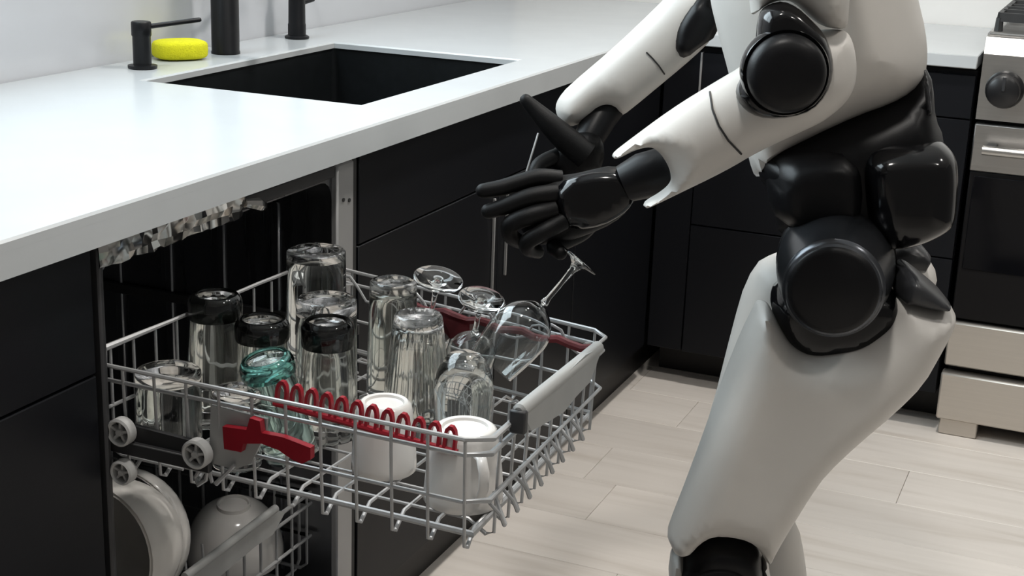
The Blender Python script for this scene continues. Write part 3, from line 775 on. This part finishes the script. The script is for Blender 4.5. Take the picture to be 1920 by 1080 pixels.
# ================================================================== GLASSWARE
def rfloor(x, y):
    u = (x-0.029)/0.517; v = (0.03-y)/0.475
    return rk(u, v, HF)[2]+0.0035
def tumbler(name, label, x, y, ztop, rtop, rbot, m='glass', base=0.016, wall=0.0024, tilt=(0,0), rib=0, amp=0.0, capm=None, caph=0.02, group='glasses in the upper rack', cat='glass', n=40, lip=0.0):
    """drinking glass turned upside down: foot up (rtop at ztop), mouth on the rack floor"""
    z0 = rfloor(x, y); H = ztop-z0
    ax = unit(V(tilt[0], tilt[1], 1)); o = V(x, y, z0)
    out = []; N = 8
    out.append((rbot-wall*0.5, 0.0)); out.append((rbot, 0.0012))
    for i in range(1, N+1):
        t_ = i/N; r_ = rbot+(rtop-rbot)*t_
        out.append((r_, 0.0012+(H-0.005)*t_))
    out += [(rtop*0.93, H-0.0008), (rtop*0.78, H), (rtop*0.6, H-0.003), (0, H-0.0035)]
    inn = [(0, H-base), (rtop*0.6, H-base+0.001), ((rtop-wall)*0.92, H-base-0.003)]
    for i in range(N-1, -1, -1):
        t_ = i/N
        if 0.0012+(H-0.005)*t_ > H-base-0.006: continue
        inn.append((rbot+(rtop-rbot)*t_-wall, 0.0012+(H-0.005)*t_))
    inn.append((rbot-wall*0.5, 0.0))
    prof = out+inn
    th = thing(name, label, cat, o, group)
    part('bowl', MB().lathe(prof, o, ax, n, rib, amp, (2, N) if rib else None), m, th, angle=50)
    if capm:   # dark collar round the foot end
        rr_ = rtop*1.02
        cpf = [(rr_*1.10, H-caph-0.004), (rr_*1.14, H-caph), (rr_*1.14, H-0.006), (rr_*1.08, H-0.001), (rr_*0.95, H+0.0035), (rr_*0.82, H+0.0035), (rr_*0.80, H+0.0008), (rr_*1.0, H-0.003), (rr_*1.02, H-caph-0.004), (rr_*1.10, H-caph-0.004)]
        part('foot_collar', MB().lathe(cpf, o, ax, n), capm, th, label='dark collar at the foot')
    return th
tumbler('pint_glass', 'tallest clear pint glass upside down at the far back corner of rack', 0.440, -0.010, 0.770, 0.0420, 0.0450, base=0.012)
tumbler('footed_glass', 'dark-collared glass upside down, leftmost and farthest back of three', 0.200, -0.002, 0.762, 0.030, 0.041, capm='glass_smoke', caph=0.024, m='glass_ribbed', rib=14, amp=0.012, n=84)
tumbler('footed_glass', 'dark-collared glass upside down, middle one directly behind the teal glass', 0.190, -0.079, 0.744, 0.030, 0.036, capm='glass_smoke', caph=0.020, m='glass_ribbed', rib=14, amp=0.012, n=84)
tumbler('footed_glass', 'dark-collared glass upside down, right one beside the fluted glass', 0.221, -0.156, 0.745, 0.029, 0.040, capm='glass_smoke', caph=0.026, m='glass_ribbed', rib=14, amp=0.012, n=84)
tumbler('tumbler', 'clear round-footed tumbler upside down, in front of the tall pint glass', 0.300, -0.108, 0.750, 0.040, 0.042, base=0.02)
tumbler('teal_glass', 'teal tinted tumbler with thick rim leaning in the rack', 0.140, -0.152, 0.729, 0.029, 0.033, m='glass_teal_pale', base=0.014, tilt=(-0.20, 0.16), capm='glass_teal', caph=0.016)
tumbler('fluted_glass', 'tall fluted clear glass upside down in the middle of the rack', 0.307, -0.240, 0.747, 0.0315, 0.048, m='glass_ribbed', rib=18, amp=0.022, n=144, base=0.018)
tumbler('tumbler', 'small clear tumbler upside down behind the fluted glass', 0.396, -0.157, 0.757, 0.032, 0.036, base=0.016, m='glass_ribbed')
# glass mugs on the left
def gmug(label, x, y, ztop, r):
    th = tumbler('glass_mug', label, x, y, ztop, r, r*0.98, base=0.012, wall=0.003, cat='mug')
    z0 = rfloor(x, y); H = ztop-z0
    pts = [(x+r*0.9*math.cos(a_)-0.0, y, z0) for a_ in (0,)]
    dv = unit(V(0.5, -0.87, 0)); o = V(x, y, z0)
    hh = [o+dv*(r-0.001)+V(0, 0, H*0.25), o+dv*(r+0.014)+V(0, 0, H*0.27), o+dv*(r+0.020)+V(0, 0, H*0.5), o+dv*(r+0.014)+V(0, 0, H*0.74), o+dv*(r-0.001)+V(0, 0, H*0.77)]
    part('handle', MB().tube(hh, 0.0045, 10), 'glass', th)
gmug('clear glass mug upside down at the near back corner above the wheels', 0.083, -0.012, 0.702, 0.040)
gmug('clear glass mug upside down behind the red adjust lever', 0.078, -0.113, 0.696, 0.030)
# stemless dome glass
def stemless(x, y, ztop, R):
    z0 = rfloor(x, y); H = ztop-z0; o = V(x, y, z0); w = 0.0018
    outp = []; N = 16
    prof = []
    for i in range(N+1):
        t_ = i/N
        r_ = R*(0.80+0.30*math.sin(min(1, t_/0.62)*math.pi/2)) if t_ < 0.62 else R*1.10*math.sqrt(max(0, 1-((t_-0.62)/0.38)**2))
        prof.append((r_, H*t_))
    inner = [(max(0, r_-w), h_-(0.006*(t2/N)**3)) for t2, (r_, h_) in enumerate(prof)][::-1]
    inner = [(r_ if i else 0, h_) for i, (r_, h_) in enumerate(inner)]
    prof[-1] = (0, H)
    th = single('stemless_glass', MB().lathe(prof+inner+[prof[0]], o, n=40), 'glass', 'clear stemless wine glass upside down below the tilted wine glass', 'glass', o, 'glasses in the upper rack', 60)
stemless(0.262, -0.328, 0.728, 0.034)
# wine glasses
def wine(name, label, foot, rim_c, foot_r, bowl_r, stem_frac=0.45, rim_r=None):
    foot = V(foot); rim_c = V(rim_c); ax = rim_c-foot; L = np.linalg.norm(ax); ax = ax/L
    rim_r = rim_r or bowl_r*0.80; s0 = L*stem_frac
    th = thing(name, label, 'wine glass', foot if foot[2] < rim_c[2] else rim_c, 'glasses in the upper rack')
    part('foot', MB().lathe([(0, 0.0), (foot_r*0.5, 0.0005), (foot_r*0.96, 0.0), (foot_r, 0.001), (foot_r*0.97, 0.0022), (foot_r*0.5, 0.0045), (0.008, 0.009), (0, 0.009)], foot, ax, 40), 'glass', th, angle=60)
    part('stem', MB().lathe([(0, 0.0055), (0.0085, 0.0085), (0.0048, 0.016), (0.0036, s0*0.5), (0.0038, s0*0.85), (0.0062, s0-0.002), (0.0, s0+0.002)], foot, ax, 16), 'glass', th, angle=60)
    N = 16; o_ = []; w = 0.0014; hb = L-s0
    for i in range(N+1):
        t_ = i/N
        r_ = bowl_r*math.sin(min(1, t_/0.5)*math.pi/2)**0.8 if t_ < 0.5 else bowl_r+(rim_r-bowl_r)*((t_-0.5)/0.5)**1.6
        o_.append((max(r_, 0.0), s0+hb*t_**1.25 if t_ < 0.5 else s0+hb*(0.5**1.25+(1-0.5**1.25)*(t_-0.5)/0.5)))
    o_[0] = (0, s0)
    inn = [(max(0, r_-w), h_+(0.004*(1-i/N)**4)) for i, (r_, h_) in enumerate(o_)][::-1]
    inn[-1] = (0, s0+0.005)
    part('bowl', MB().lathe(o_+inn, foot, ax, 44), 'glass', th, angle=60)
wine('wine_glass', 'tilted clear wine glass leaning out of the rack below the robot hand', dep(1088, 489, 1.945), dep(921, 684, 1.945), 0.0275, 0.0405, 0.42, 0.034)
wine('wine_glass', 'upside-down wine glass with raised round foot, nearest the back of rack', dep(822, 522, 2.03), dep(790, 672, 2.10), 0.0355, 0.034, 0.45)
wine('wine_glass', 'upside-down wine glass with lower round foot, behind the tilted glass', dep(903, 560, 1.97), dep(874, 705, 2.04), 0.0325, 0.034, 0.45)
# white mugs
def mug(label, x, y, ztop, rt, rb, hdir, grp='white mugs in the upper rack'):
    z0 = rfloor(x, y); H = ztop-z0; o = V(x, y, z0); w = 0.004
    pr = [(rb-w*0.5, 0), (rb, 0.002)]
    for i in range(1, 9):
        t_ = i/9; pr.append((rb+(rt-rb)*t_**1.6, 0.002+(H-0.014)*t_))
    pr += [(rt, H-0.010), (rt*0.94, H-0.003), (rt*0.82, H), (rt*0.70, H-0.001), (rt*0.66, H-0.004), (0, H-0.004), (0, H-0.010), (rt*0.85-w, H-0.012)]
    for i in range(8, 0, -1):
        t_ = i/9; pr.append((rb+(rt-rb)*t_**1.6-w, 0.002+(H-0.014)*t_-0.002))
    pr.append((rb-w*0.5, 0))
    th = thing('mug', label, 'mug', o, grp)
    part('body', MB().lathe(pr, o, n=40), 'ceramic', th, angle=50)
    dv = unit(V(*hdir, 0)); r_ = (rt+rb)/2
    pts = [(r_-0.003, 0.78), (r_+0.014, 0.80), (r_+0.024, 0.66), (r_+0.024, 0.45), (r_+0.014, 0.26), (r_-0.003, 0.16)]
    cp_ = [o+dv*a_+V(0, 0, H*b_) for a_, b_ in pts]
    sd = V(-dv[1], dv[0], 0); rings = []
    for i, c_ in enumerate(cp_):
        tg = unit(cp_[min(i+1, 5)]-cp_[max(i-1, 0)]); nn = np.cross(tg, sd)
        rings.append([c_+sd*0.0065*math.cos(a_)+nn*0.0038*math.sin(a_) for a_ in [2*math.pi*j/12 for j in range(12)]])
    part('handle', MB().loft(rings), 'ceramic', th, angle=60)
mug('white mug upside down behind the middle of the red comb', 0.160, -0.270, 0.682, 0.034, 0.040, (0.8, 0.6))
mug('white mug upside down at the front left corner, handle toward camera', 0.128, -0.392, 0.685, 0.0385, 0.047, (-0.72, -0.70))

# ================================================================== ROBOT
HIP = dep(1560, 490, 2.0)
RS = unit(V(1, 0.36, 0)); RF = V(-RS[1], RS[0], 0)      # away from camera (its right), forward
UP = V(0, 0, 1)
def onS(x, y, s):
    d_ = ray(x, y); t_ = (s-(CAM_C-HIP)@RS)/(d_@RS); return CAM_C+d_*t_
rb_ = thing('robot', 'white and black humanoid robot bending over the open dishwasher', 'robot', (HIP[0], HIP[1], 0))
def smooth_poly(pts, it=2):
    pts = [V(p_) for p_ in pts]
    for _ in range(it):
        q_ = []
        for i in range(len(pts)):
            a, b = pts[i], pts[(i+1) % len(pts)]; q_ += [a*0.75+b*0.25, a*0.25+b*0.75]
        pts = q_
    return pts
def puff(px, s, h, r, it=1, step=0.012, power=0.5, hb=None, flat=0.0):
    """rounded body from a side outline (photo points) lying in the robot's plane s: half thickness h, edge rounding r"""
    W3 = [onS(a, b, s) for a, b in px]
    P = np.array([[(w-HIP)@RF, (w-HIP)@UP] for w in smooth_poly(W3, it)])
    n = len(P); A = P; B = np.roll(P, -1, 0); D = B-A; LL = (D**2).sum(1)
    def dist(Q):
        t_ = np.clip(((Q[:, None, :]-A[None])*D[None]).sum(2)/LL[None], 0, 1)
        return np.sqrt((((A[None]+t_[..., None]*D[None])-Q[:, None, :])**2).sum(2)).min(1)
    def inside(Q):
        x, y = Q[:, 0][:, None], Q[:, 1][:, None]
        c_ = ((A[:, 1][None] > y) != (B[:, 1][None] > y)) & (x < (B[:, 0]-A[:, 0])[None]*(y-A[:, 1][None])/np.where(np.abs(B[:, 1]-A[:, 1]) < 1e-12, 1e-12, B[:, 1]-A[:, 1])[None]+A[:, 0][None])
        return c_.sum(1) % 2 == 1
    area2 = (A[:, 0]*B[:, 1]-B[:, 0]*A[:, 1]).sum(); sg = 1 if area2 > 0 else -1
    pts = []
    # resample the outline and add inset rings
    seg = []
    for i in range(n):
        m_ = max(1, int(math.sqrt(LL[i])/step))
        for k in range(m_): seg.append((A[i]+D[i]*k/m_, V(-D[i][1], D[i][0])*sg/math.sqrt(LL[i])))
    out = [p_ for p_, _ in seg]
    for fr_ in (0.015, 0.045, 0.09, 0.18, 0.34, 0.55, 0.8):
        q_ = np.array([p_+nn*r*fr_ for p_, nn in seg]); dd = dist(q_); ins = inside(q_)
        pts += [tuple(a) for a, d_, i_ in zip(q_, dd, ins) if i_ and d_ > r*fr_*0.93]
    lo, hi = P.min(0), P.max(0); st = max(step*1.3, 0.01)
    gx, gy = np.meshgrid(np.arange(lo[0], hi[0], st), np.arange(lo[1], hi[1], st)); G = np.stack([gx.ravel(), gy.ravel()], 1)
    G = G[inside(G)]
    if len(G):
        G = G[dist(G) > r*0.9]; pts += [tuple(a) for a in G]
    allp = [tuple(p_) for p_ in out]+pts; no = len(out)
    res = delaunay_2d_cdt([Vector(p_) for p_ in allp], [(i, (i+1) % no) for i in range(no)], [list(range(no))], 1, 1e-6)
    vv = np.array([[p_.x, p_.y] for p_ in res[0]]); ed = dist(vv)
    def hh(dv_): x_ = np.clip(dv_/r, 0, 1); return (1-(1-x_)**2)**power
    T = hh(ed); onb = ed < 1e-6
    base = HIP+RS*s
    front = [base+RF*a+UP*b-RS*(h*t_) for (a, b), t_ in zip(vv, T)]
    k = len(front); mb = MB(); vs = list(front); back = {}
    for i in range(k):
        if onb[i]: back[i] = i
        else: back[i] = len(vs); vs.append(base+RF*vv[i][0]+UP*vv[i][1]+RS*((hb or h)*T[i]))
    fs = []
    for f in res[2]:
        fs.append(tuple(f)); fs.append(tuple(back[i] for i in f[::-1]))
    mb.add(vs, fs)
    def surf(x, y, lift=0.0):
        """point on the camera-side surface under photo point x, y"""
        sv = s-h*0.8
        for _ in range(8):
            w = onS(x, y, sv); q_ = np.array([[(w-HIP)@RF, (w-HIP)@UP]])
            t_ = float(hh(dist(q_))[0]) if inside(q_)[0] else 0.0
            sv = s-h*t_-lift
        return onS(x, y, sv)
    return mb, surf
def rpart(name, px, s, h, r, m, label=None, parent=None, **k):
    mb, sf = puff(px, s, h, r, **k)
    o = part(name, mb, m, parent or rb_, label, angle=62)
    return o, sf
def seam(sf, px, parent, r=0.0016, m='seam'):
    q_ = []
    for (a, b), (c_, d_) in zip(px[:-1], px[1:]): q_ += [(a+(c_-a)*k/5, b+(d_-b)*k/5) for k in range(5)]
    part('seam_line', MB().tube([sf(a, b, 0.0007) for a, b in q_+[px[-1]]], r, 6), m, parent)

# ---- far leg
rpart('thigh', [(1398, 530), (1432, 481), (1470, 474), (1690, 468), (1742, 486), (1757, 512), (1748, 545), (1700, 640), (1600, 740), (1500, 860), (1450, 960), (1380, 1000), (1300, 985), (1283, 930), (1335, 770), (1375, 610)], 0.20, 0.062, 0.05, 'robot_white', 'far white thigh shell')
rpart('thigh_cap', [(1630, 480), (1655, 462), (1690, 450), (1713, 446), (1735, 465), (1749, 490), (1733, 503), (1690, 500)], 0.165, 0.05, 0.012, 'robot_grey', power=0.3, step=0.006)
rpart('shin', [(1400, 985), (1470, 955), (1497, 985), (1508, 1040), (1514, 1090), (1545, 1250), (1560, 1340), (1490, 1350), (1440, 1200), (1400, 1090)], 0.20, 0.05, 0.04, 'robot_white', 'far white shin shell')
# ---- pelvis, waist
rpart('waist', [(1422, 292), (1440, 270), (1520, 240), (1600, 205), (1690, 165), (1733, 118), (1744, 150), (1748, 215), (1765, 250), (1765, 330), (1720, 420), (1640, 470), (1520, 480), (1460, 440), (1452, 400), (1440, 355), (1420, 330)], 0.10, 0.10, 0.05, 'robot_matte', 'black waist')
rpart('waist_strut', [(1731, 132), (1737, 130), (1748, 205), (1745, 218), (1738, 216)], 0.02, 0.006, 0.004, 'robot_grey', it=1, step=0.006)
rpart('pelvis', [(1599, 319), (1603, 284), (1623, 260), (1669, 250), (1732, 249), (1757, 257), (1780, 277), (1785, 311), (1783, 360), (1779, 400), (1758, 424), (1700, 450), (1650, 455), (1610, 420)], 0.06, 0.10, 0.035, 'robot_gloss', 'glossy black pelvis pod', power=0.38, it=2)
rpart('pelvis', [(1432, 300), (1480, 280), (1560, 262), (1610, 280), (1620, 400), (1560, 430), (1480, 420), (1445, 400)], 0.06, 0.085, 0.03, 'robot_matte', 'matt black front pelvis housing')
# ---- torso
to, tsf = rpart('torso', [(1310, -150), (1331, 0), (1346, 62), (1366, 136), (1392, 240), (1404, 300), (1416, 334), (1424, 322), (1440, 295), (1520, 251), (1600, 214), (1660, 194), (1704, 170), (1730, 132), (1734, 96), (1730, 50), (1718, 0), (1690, -130), (1620, -330), (1500, -380), (1380, -330)], 0.12, 0.145, 0.11, 'robot_white', 'white torso shell', step=0.010)
# ---- near leg
kc = onS(1343, 1092, -0.02)
rpart('hip_socket', [(1442, 560), (1466, 528), (1560, 520), (1656, 524), (1684, 550), (1676, 590), (1650, 615), (1612, 640), (1560, 652), (1508, 656), (1470, 636), (1450, 600)], 0.0, 0.072, 0.02, 'robot_gloss', 'glossy black hip socket', it=2, step=0.006)
th_, thsf = rpart('thigh', [(1416, 580), (1422, 568), (1438, 566), (1446, 580), (1458, 603), (1477, 630), (1492, 640), (1512, 646), (1540, 645), (1562, 641), (1592, 637), (1612, 629), (1632, 615), (1651, 600), (1668, 573), (1680, 551), (1690, 546), (1727, 559), (1768, 564), (1782, 570), (1787, 584), (1783, 604), (1761, 645), (1727, 705), (1675, 757), (1603, 818), (1549, 869), (1521, 908), (1487, 963), (1456, 1015), (1443, 1042), (1434, 1044), (1427, 1032), (1416, 1012), (1395, 996), (1366, 989), (1336, 987), (1316, 998), (1300, 1016), (1285, 1028), (1262, 1022), (1251, 1010), (1253, 996), (1285, 915), (1323, 812), (1357, 714), (1391, 629)], -0.03, 0.078, 0.046, 'robot_white', 'near white thigh shell', step=0.008, power=0.42)
rpart('thigh_cap', [(1690, 503), (1702, 499), (1716, 506), (1762, 543), (1774, 558), (1770, 568), (1727, 563), (1689, 552), (1676, 556), (1680, 530)], -0.03, 0.066, 0.012, 'robot_grey', 'dark grey thigh cap', power=0.3, step=0.006)
hc = onS(1562, 545, -0.125)
HAX = unit(onS(1568, 484, 0.05)-hc)
hip_prof = [(0, 0), (0.057, 0.0), (0.0615, 0.003), (0.0635, 0.009), (0.0665, 0.012), (0.069, 0.03), (0.076, 0.075), (0.0805, 0.12), (0.0805, 0.19), (0, 0.19)]
part('hip_joint', MB().lathe(hip_prof, hc, HAX, 64), 'robot_drum', rb_, 'satin black metal hip joint drum', angle=30)
part('hip_cap', MB().lathe([(0, -0.006), (0.050, -0.006), (0.0565, -0.003), (0.0585, 0.001), (0, 0.001)], hc, HAX, 56), 'robot_matte', rb_, 'flat black hip cap')
mb = MB().lathe([(0.0800, 0.150), (0.0825, 0.152), (0.0825, 0.180), (0.0800, 0.182)], hc, HAX, 56)
part('hip_band', mb, 'robot_matte', rb_)
# knee and shin
part('knee_joint', MB().lathe([(0, 0), (0.036, 0), (0.040, 0.004), (0.043, 0.006), (0.047, 0.002), (0.053, 0.004), (0.058, 0.014), (0.060, 0.03), (0.060, 0.14), (0, 0.14)], kc-RS*0.075, RS, 48), 'robot_matte', rb_, 'black knee joint drum')
rpart('knee_cover', [(1287, 1030), (1300, 1008), (1318, 994), (1340, 988), (1370, 991), (1397, 999), (1418, 1018), (1428, 1045), (1432, 1100), (1400, 1150), (1310, 1150), (1272, 1100), (1276, 1050)], -0.02, 0.066, 0.02, 'robot_matte', 'black knee cover')
shin, _ = rpart('shin', [(1258, 1030), (1266, 1024), (1280, 1030), (1290, 1090), (1320, 1160), (1400, 1160), (1424, 1090), (1428, 1044), (1438, 1040), (1444, 1080), (1462, 1180), (1500, 1330), (1500, 1420), (1420, 1430), (1330, 1290), (1264, 1140), (1252, 1080)], -0.02, 0.062, 0.04, 'robot_white', 'near white shin shell')
# feet stand on the floor behind the opened door
for s_ in (-0.02, 0.20):
    a_ = HIP+RS*s_-RF*0.16; a_[2] = 0
    rings = []
    for (f_, w_, h_) in ((-0.075, 0.022, 0.05), (-0.06, 0.036, 0.085), (-0.02, 0.042, 0.105), (0.04, 0.044, 0.08), (0.10, 0.046, 0.05), (0.145, 0.036, 0.035), (0.16, 0.016, 0.022)):
        rings.append([a_+RF*f_+RS*(w_*math.copysign(abs(math.cos(q_))**0.6, math.cos(q_)))+UP*(h_*0.5+h_*0.5*math.copysign(abs(math.sin(q_))**0.6, math.sin(q_))) for q_ in [2*math.pi*j/20 for j in range(20)]])
    part('foot', MB().loft(rings), 'robot_matte', rb_, 'black foot')
    an = onS(1465, 1400, s_) if s_ < 0 else onS(1515, 1300, s_)
    part('ankle', MB().tube([an, an*0.5+(a_+UP*0.08)*0.5, a_+UP*0.06], [0.036, 0.034, 0.036], 16), 'robot_matte', rb_)

# ---- far arm
rpart('upper_arm', [(1262, -60), (1300, 5), (1330, 20), (1365, 15), (1400, -100), (1470, -260), (1430, -320), (1340, -280)], 0.27, 0.045, 0.04, 'robot_white', 'far white upper arm')
fa, fasf = rpart('forearm', [(1041, 200), (1047, 184), (1064, 163), (1150, 90), (1230, 14), (1262, -20), (1310, -42), (1352, -28), (1358, 20), (1336, 72), (1299, 108), (1249, 150), (1180, 207), (1164, 218), (1156, 203), (1143, 197), (1126, 200), (1110, 218), (1090, 230), (1070, 237), (1054, 232), (1044, 216)], 0.27, 0.046, 0.042, 'robot_white', 'far white forearm shell')
seam(fasf, [(1212, 98), (1224, 110), (1236, 124), (1246, 139)], fa, 0.0012)
rpart('elbow', [(1264, 84), (1270, 50), (1288, 20), (1312, -8), (1335, -6), (1346, 30), (1344, 68), (1318, 84), (1286, 110), (1270, 104)], 0.232, 0.022, 0.015, 'robot_matte', 'black far elbow')
# ---- near arm
SA = -0.115
ua, _ = rpart('upper_arm', [(1406, 24), (1414, 28), (1426, 16), (1444, 5), (1465, 0), (1482, 2), (1498, 13), (1518, 33), (1541, 49), (1568, 54), (1590, 52), (1589, 20), (1598, -60), (1610, -220), (1580, -310), (1500, -330), (1420, -260), (1400, -80)], SA+0.01, 0.062, 0.045, 'robot_white', 'near white upper arm shell')
nf, nfsf = rpart('forearm', [(1575, 54), (1592, 62), (1602, 90), (1606, 130), (1601, 165), (1582, 195), (1545, 225), (1518, 238), (1424, 281), (1358, 320), (1269, 363), (1230, 382), (1212, 390), (1204, 384), (1216, 374), (1234, 364), (1252, 350), (1259, 337), (1256, 318), (1247, 300), (1235, 284), (1220, 273), (1190, 280), (1160, 296), (1149, 296), (1147, 289), (1171, 270), (1260, 204), (1340, 155), (1400, 120), (1440, 84), (1500, 58)], SA+0.005, 0.052, 0.05, 'robot_white', 'near white forearm shell', step=0.005, it=2)
seam(nfsf, [(1331, 172), (1336, 205), (1348, 236), (1366, 264), (1390, 289)], nf, 0.0014)
rpart('elbow', [(1420, 40), (1428, 18), (1446, 7), (1470, 2), (1496, 14), (1520, 36), (1545, 62), (1560, 100), (1561, 138), (1548, 176), (1520, 206), (1480, 219), (1434, 221), (1404, 212), (1386, 196), (1377, 176), (1384, 154), (1402, 134), (1416, 110), (1417, 76)], SA-0.030, 0.040, 0.016, 'robot_gloss', 'glossy black near elbow housing')
ec = onS(1479, 143, SA-0.10)
part('elbow_disc', MB().lathe([(0, 0), (0.026, 0.001), (0.038, 0.004), (0.0445, 0.010), (0.0475, 0.020), (0.0475, 0.06), (0, 0.06)], ec, RS, 48), 'robot_matte', rb_, 'round black elbow disc')
mb = MB().lathe([(0.0476, 0.030), (0.0515, 0.028), (0.0535, 0.034), (0.0535, 0.05), (0.0476, 0.05)], ec, RS, 48)
part('elbow_ring', mb, 'robot_gloss', rb_)

# ---- hands
def finger(name, pts, radii, parent, m='robot_glove', n=12):
    """pts: (px, py, depth); smoothed with catmull-rom, rounded tip"""
    P = [dep(*p_) for p_ in pts]; Q = []; RR = []
    ext = [2*P[0]-P[1]]+P+[2*P[-1]-P[-2]]; rr_ = [radii[0]]+list(radii)+[radii[-1]]
    for i in range(1, len(ext)-2):
        for k in range(4):
            t_ = k/4; a, b, c_, d_ = ext[i-1:i+3]
            Q.append(0.5*((2*b)+(c_-a)*t_+(2*a-5*b+4*c_-d_)*t_*t_+(3*b-a-3*c_+d_)*t_**3)); RR.append(rr_[i]*(1-t_)+rr_[i+1]*t_)
    Q.append(P[-1]); RR.append(radii[-1])
    dv = unit(Q[-1]-Q[-2]); r_ = radii[-1]
    for f_, s_ in ((0.4, 0.92), (0.75, 0.66), (0.95, 0.3)): Q.append(P[-1]+dv*r_*f_); RR.append(r_*s_)
    # knuckle swell
    return part(name, MB().tube(Q, RR, n), m, parent, angle=70)
# near (left) hand
DH = 1.955
part('wrist', MB().tube([dep(1262, 322, 1.93), dep(1235, 324, 1.935), dep(1205, 330, 1.94), dep(1170, 345, 1.945)], [0.030, 0.033, 0.031, 0.026], 20), 'robot_matte', rb_, 'black near wrist')
def spuff(name, px, D, h, r, m, label, **k):
    # puff at the plane whose depth at the outline centre is D
    cx = sum(a for a, _ in px)/len(px); cy = sum(b for _, b in px)/len(px)
    s_ = float((dep(cx, cy, D)-HIP)@RS)
    return rpart(name, px, s_, h, r, m, label, **k)
hand, _ = spuff('hand', [(1192, 350), (1180, 322), (1150, 310), (1112, 318), (1070, 328), (1030, 330), (1000, 345), (978, 368), (968, 400), (978, 436), (1004, 458), (1050, 456), (1100, 440), (1150, 418), (1180, 392)], 1.975, 0.026, 0.024, 'robot_glove', 'black near hand')
spuff('hand_plate', [(1192, 362), (1184, 338), (1160, 322), (1118, 322), (1078, 330), (1050, 342), (1042, 366), (1048, 400), (1060, 422), (1082, 431), (1130, 423), (1168, 402), (1186, 384)], 1.948, 0.016, 0.014, 'robot_gloss', 'glossy black plate on back of hand', step=0.008)
finger('index_finger', [(1052, 336, 1.965), (1010, 333, 1.96), (975, 342, 1.958), (940, 352, 1.956), (906, 358, 1.955)], [0.0125, 0.0125, 0.012, 0.0115, 0.0105], rb_)
finger('middle_finger', [(1045, 362, 1.955), (1000, 368, 1.95), (965, 380, 1.95), (938, 390, 1.952), (916, 396, 1.955)], [0.0135, 0.013, 0.0125, 0.0115, 0.0105], rb_)
finger('ring_finger', [(1040, 392, 1.955), (995, 404, 1.945), (958, 420, 1.95), (956, 440, 1.965), (972, 452, 1.985)], [0.0135, 0.013, 0.0125, 0.0115, 0.0105], rb_)
finger('little_finger', [(1056, 414, 1.955), (1020, 434, 1.945), (990, 452, 1.95), (990, 466, 1.965), (1008, 472, 1.985)], [0.0125, 0.012, 0.0115, 0.0105, 0.0095], rb_)
finger('thumb', [(1120, 400, 1.985), (1090, 432, 2.0), (1060, 450, 1.99), (1040, 462, 1.975), (1050, 474, 1.965)], [0.015, 0.0145, 0.013, 0.0115, 0.010], rb_)
# far (right) hand
DF = 2.20
part('wrist', MB().tube([dep(1142, 198, 2.235), dep(1125, 222, 2.225), dep(1108, 252, 2.215), dep(1096, 275, 2.21)], [0.026, 0.025, 0.024, 0.022], 18), 'robot_matte', rb_, 'black far wrist')
spuff('hand', [(1130, 262), (1112, 246), (1075, 250), (1045, 268), (1030, 296), (1030, 330), (1060, 350), (1110, 340), (1135, 300)], 2.205, 0.022, 0.02, 'robot_glove', 'black far hand')
finger('thumb', [(1100, 292, 2.19), (1062, 262, 2.185), (1030, 232, 2.18), (1004, 206, 2.178), (986, 188, 2.176)], [0.022, 0.0205, 0.017, 0.0125, 0.0095], rb_)
finger('index_finger', [(1050, 290, 2.2), (1025, 300, 2.19), (1008, 312, 2.18), (1002, 330, 2.17), (1010, 345, 2.165)], [0.012, 0.0115, 0.011, 0.010, 0.009], rb_)
finger('middle_finger', [(1056, 300, 2.215), (1030, 318, 2.21), (1018, 336, 2.2), (1018, 352, 2.19), (1028, 364, 2.185)], [0.012, 0.0115, 0.011, 0.010, 0.009], rb_)
finger('ring_finger', [(1070, 318, 2.22), (1048, 338, 2.215), (1038, 356, 2.205), (1040, 370, 2.195), (1050, 378, 2.19)], [0.012, 0.0115, 0.011, 0.010, 0.009], rb_)
finger('little_finger', [(1090, 328, 2.222), (1072, 350, 2.22), (1064, 366, 2.21), (1066, 378, 2.2), (1074, 384, 2.195)], [0.011, 0.0105, 0.010, 0.009, 0.008], rb_)
part('tendon_cable', MB().tube([dep(1009, 250, 2.172), dep(1003, 270, 2.166), dep(995, 296, 2.165), dep(984, 332, 2.165)], 0.0016, 6), 'flange_steel', rb_, 'thin silver cable')
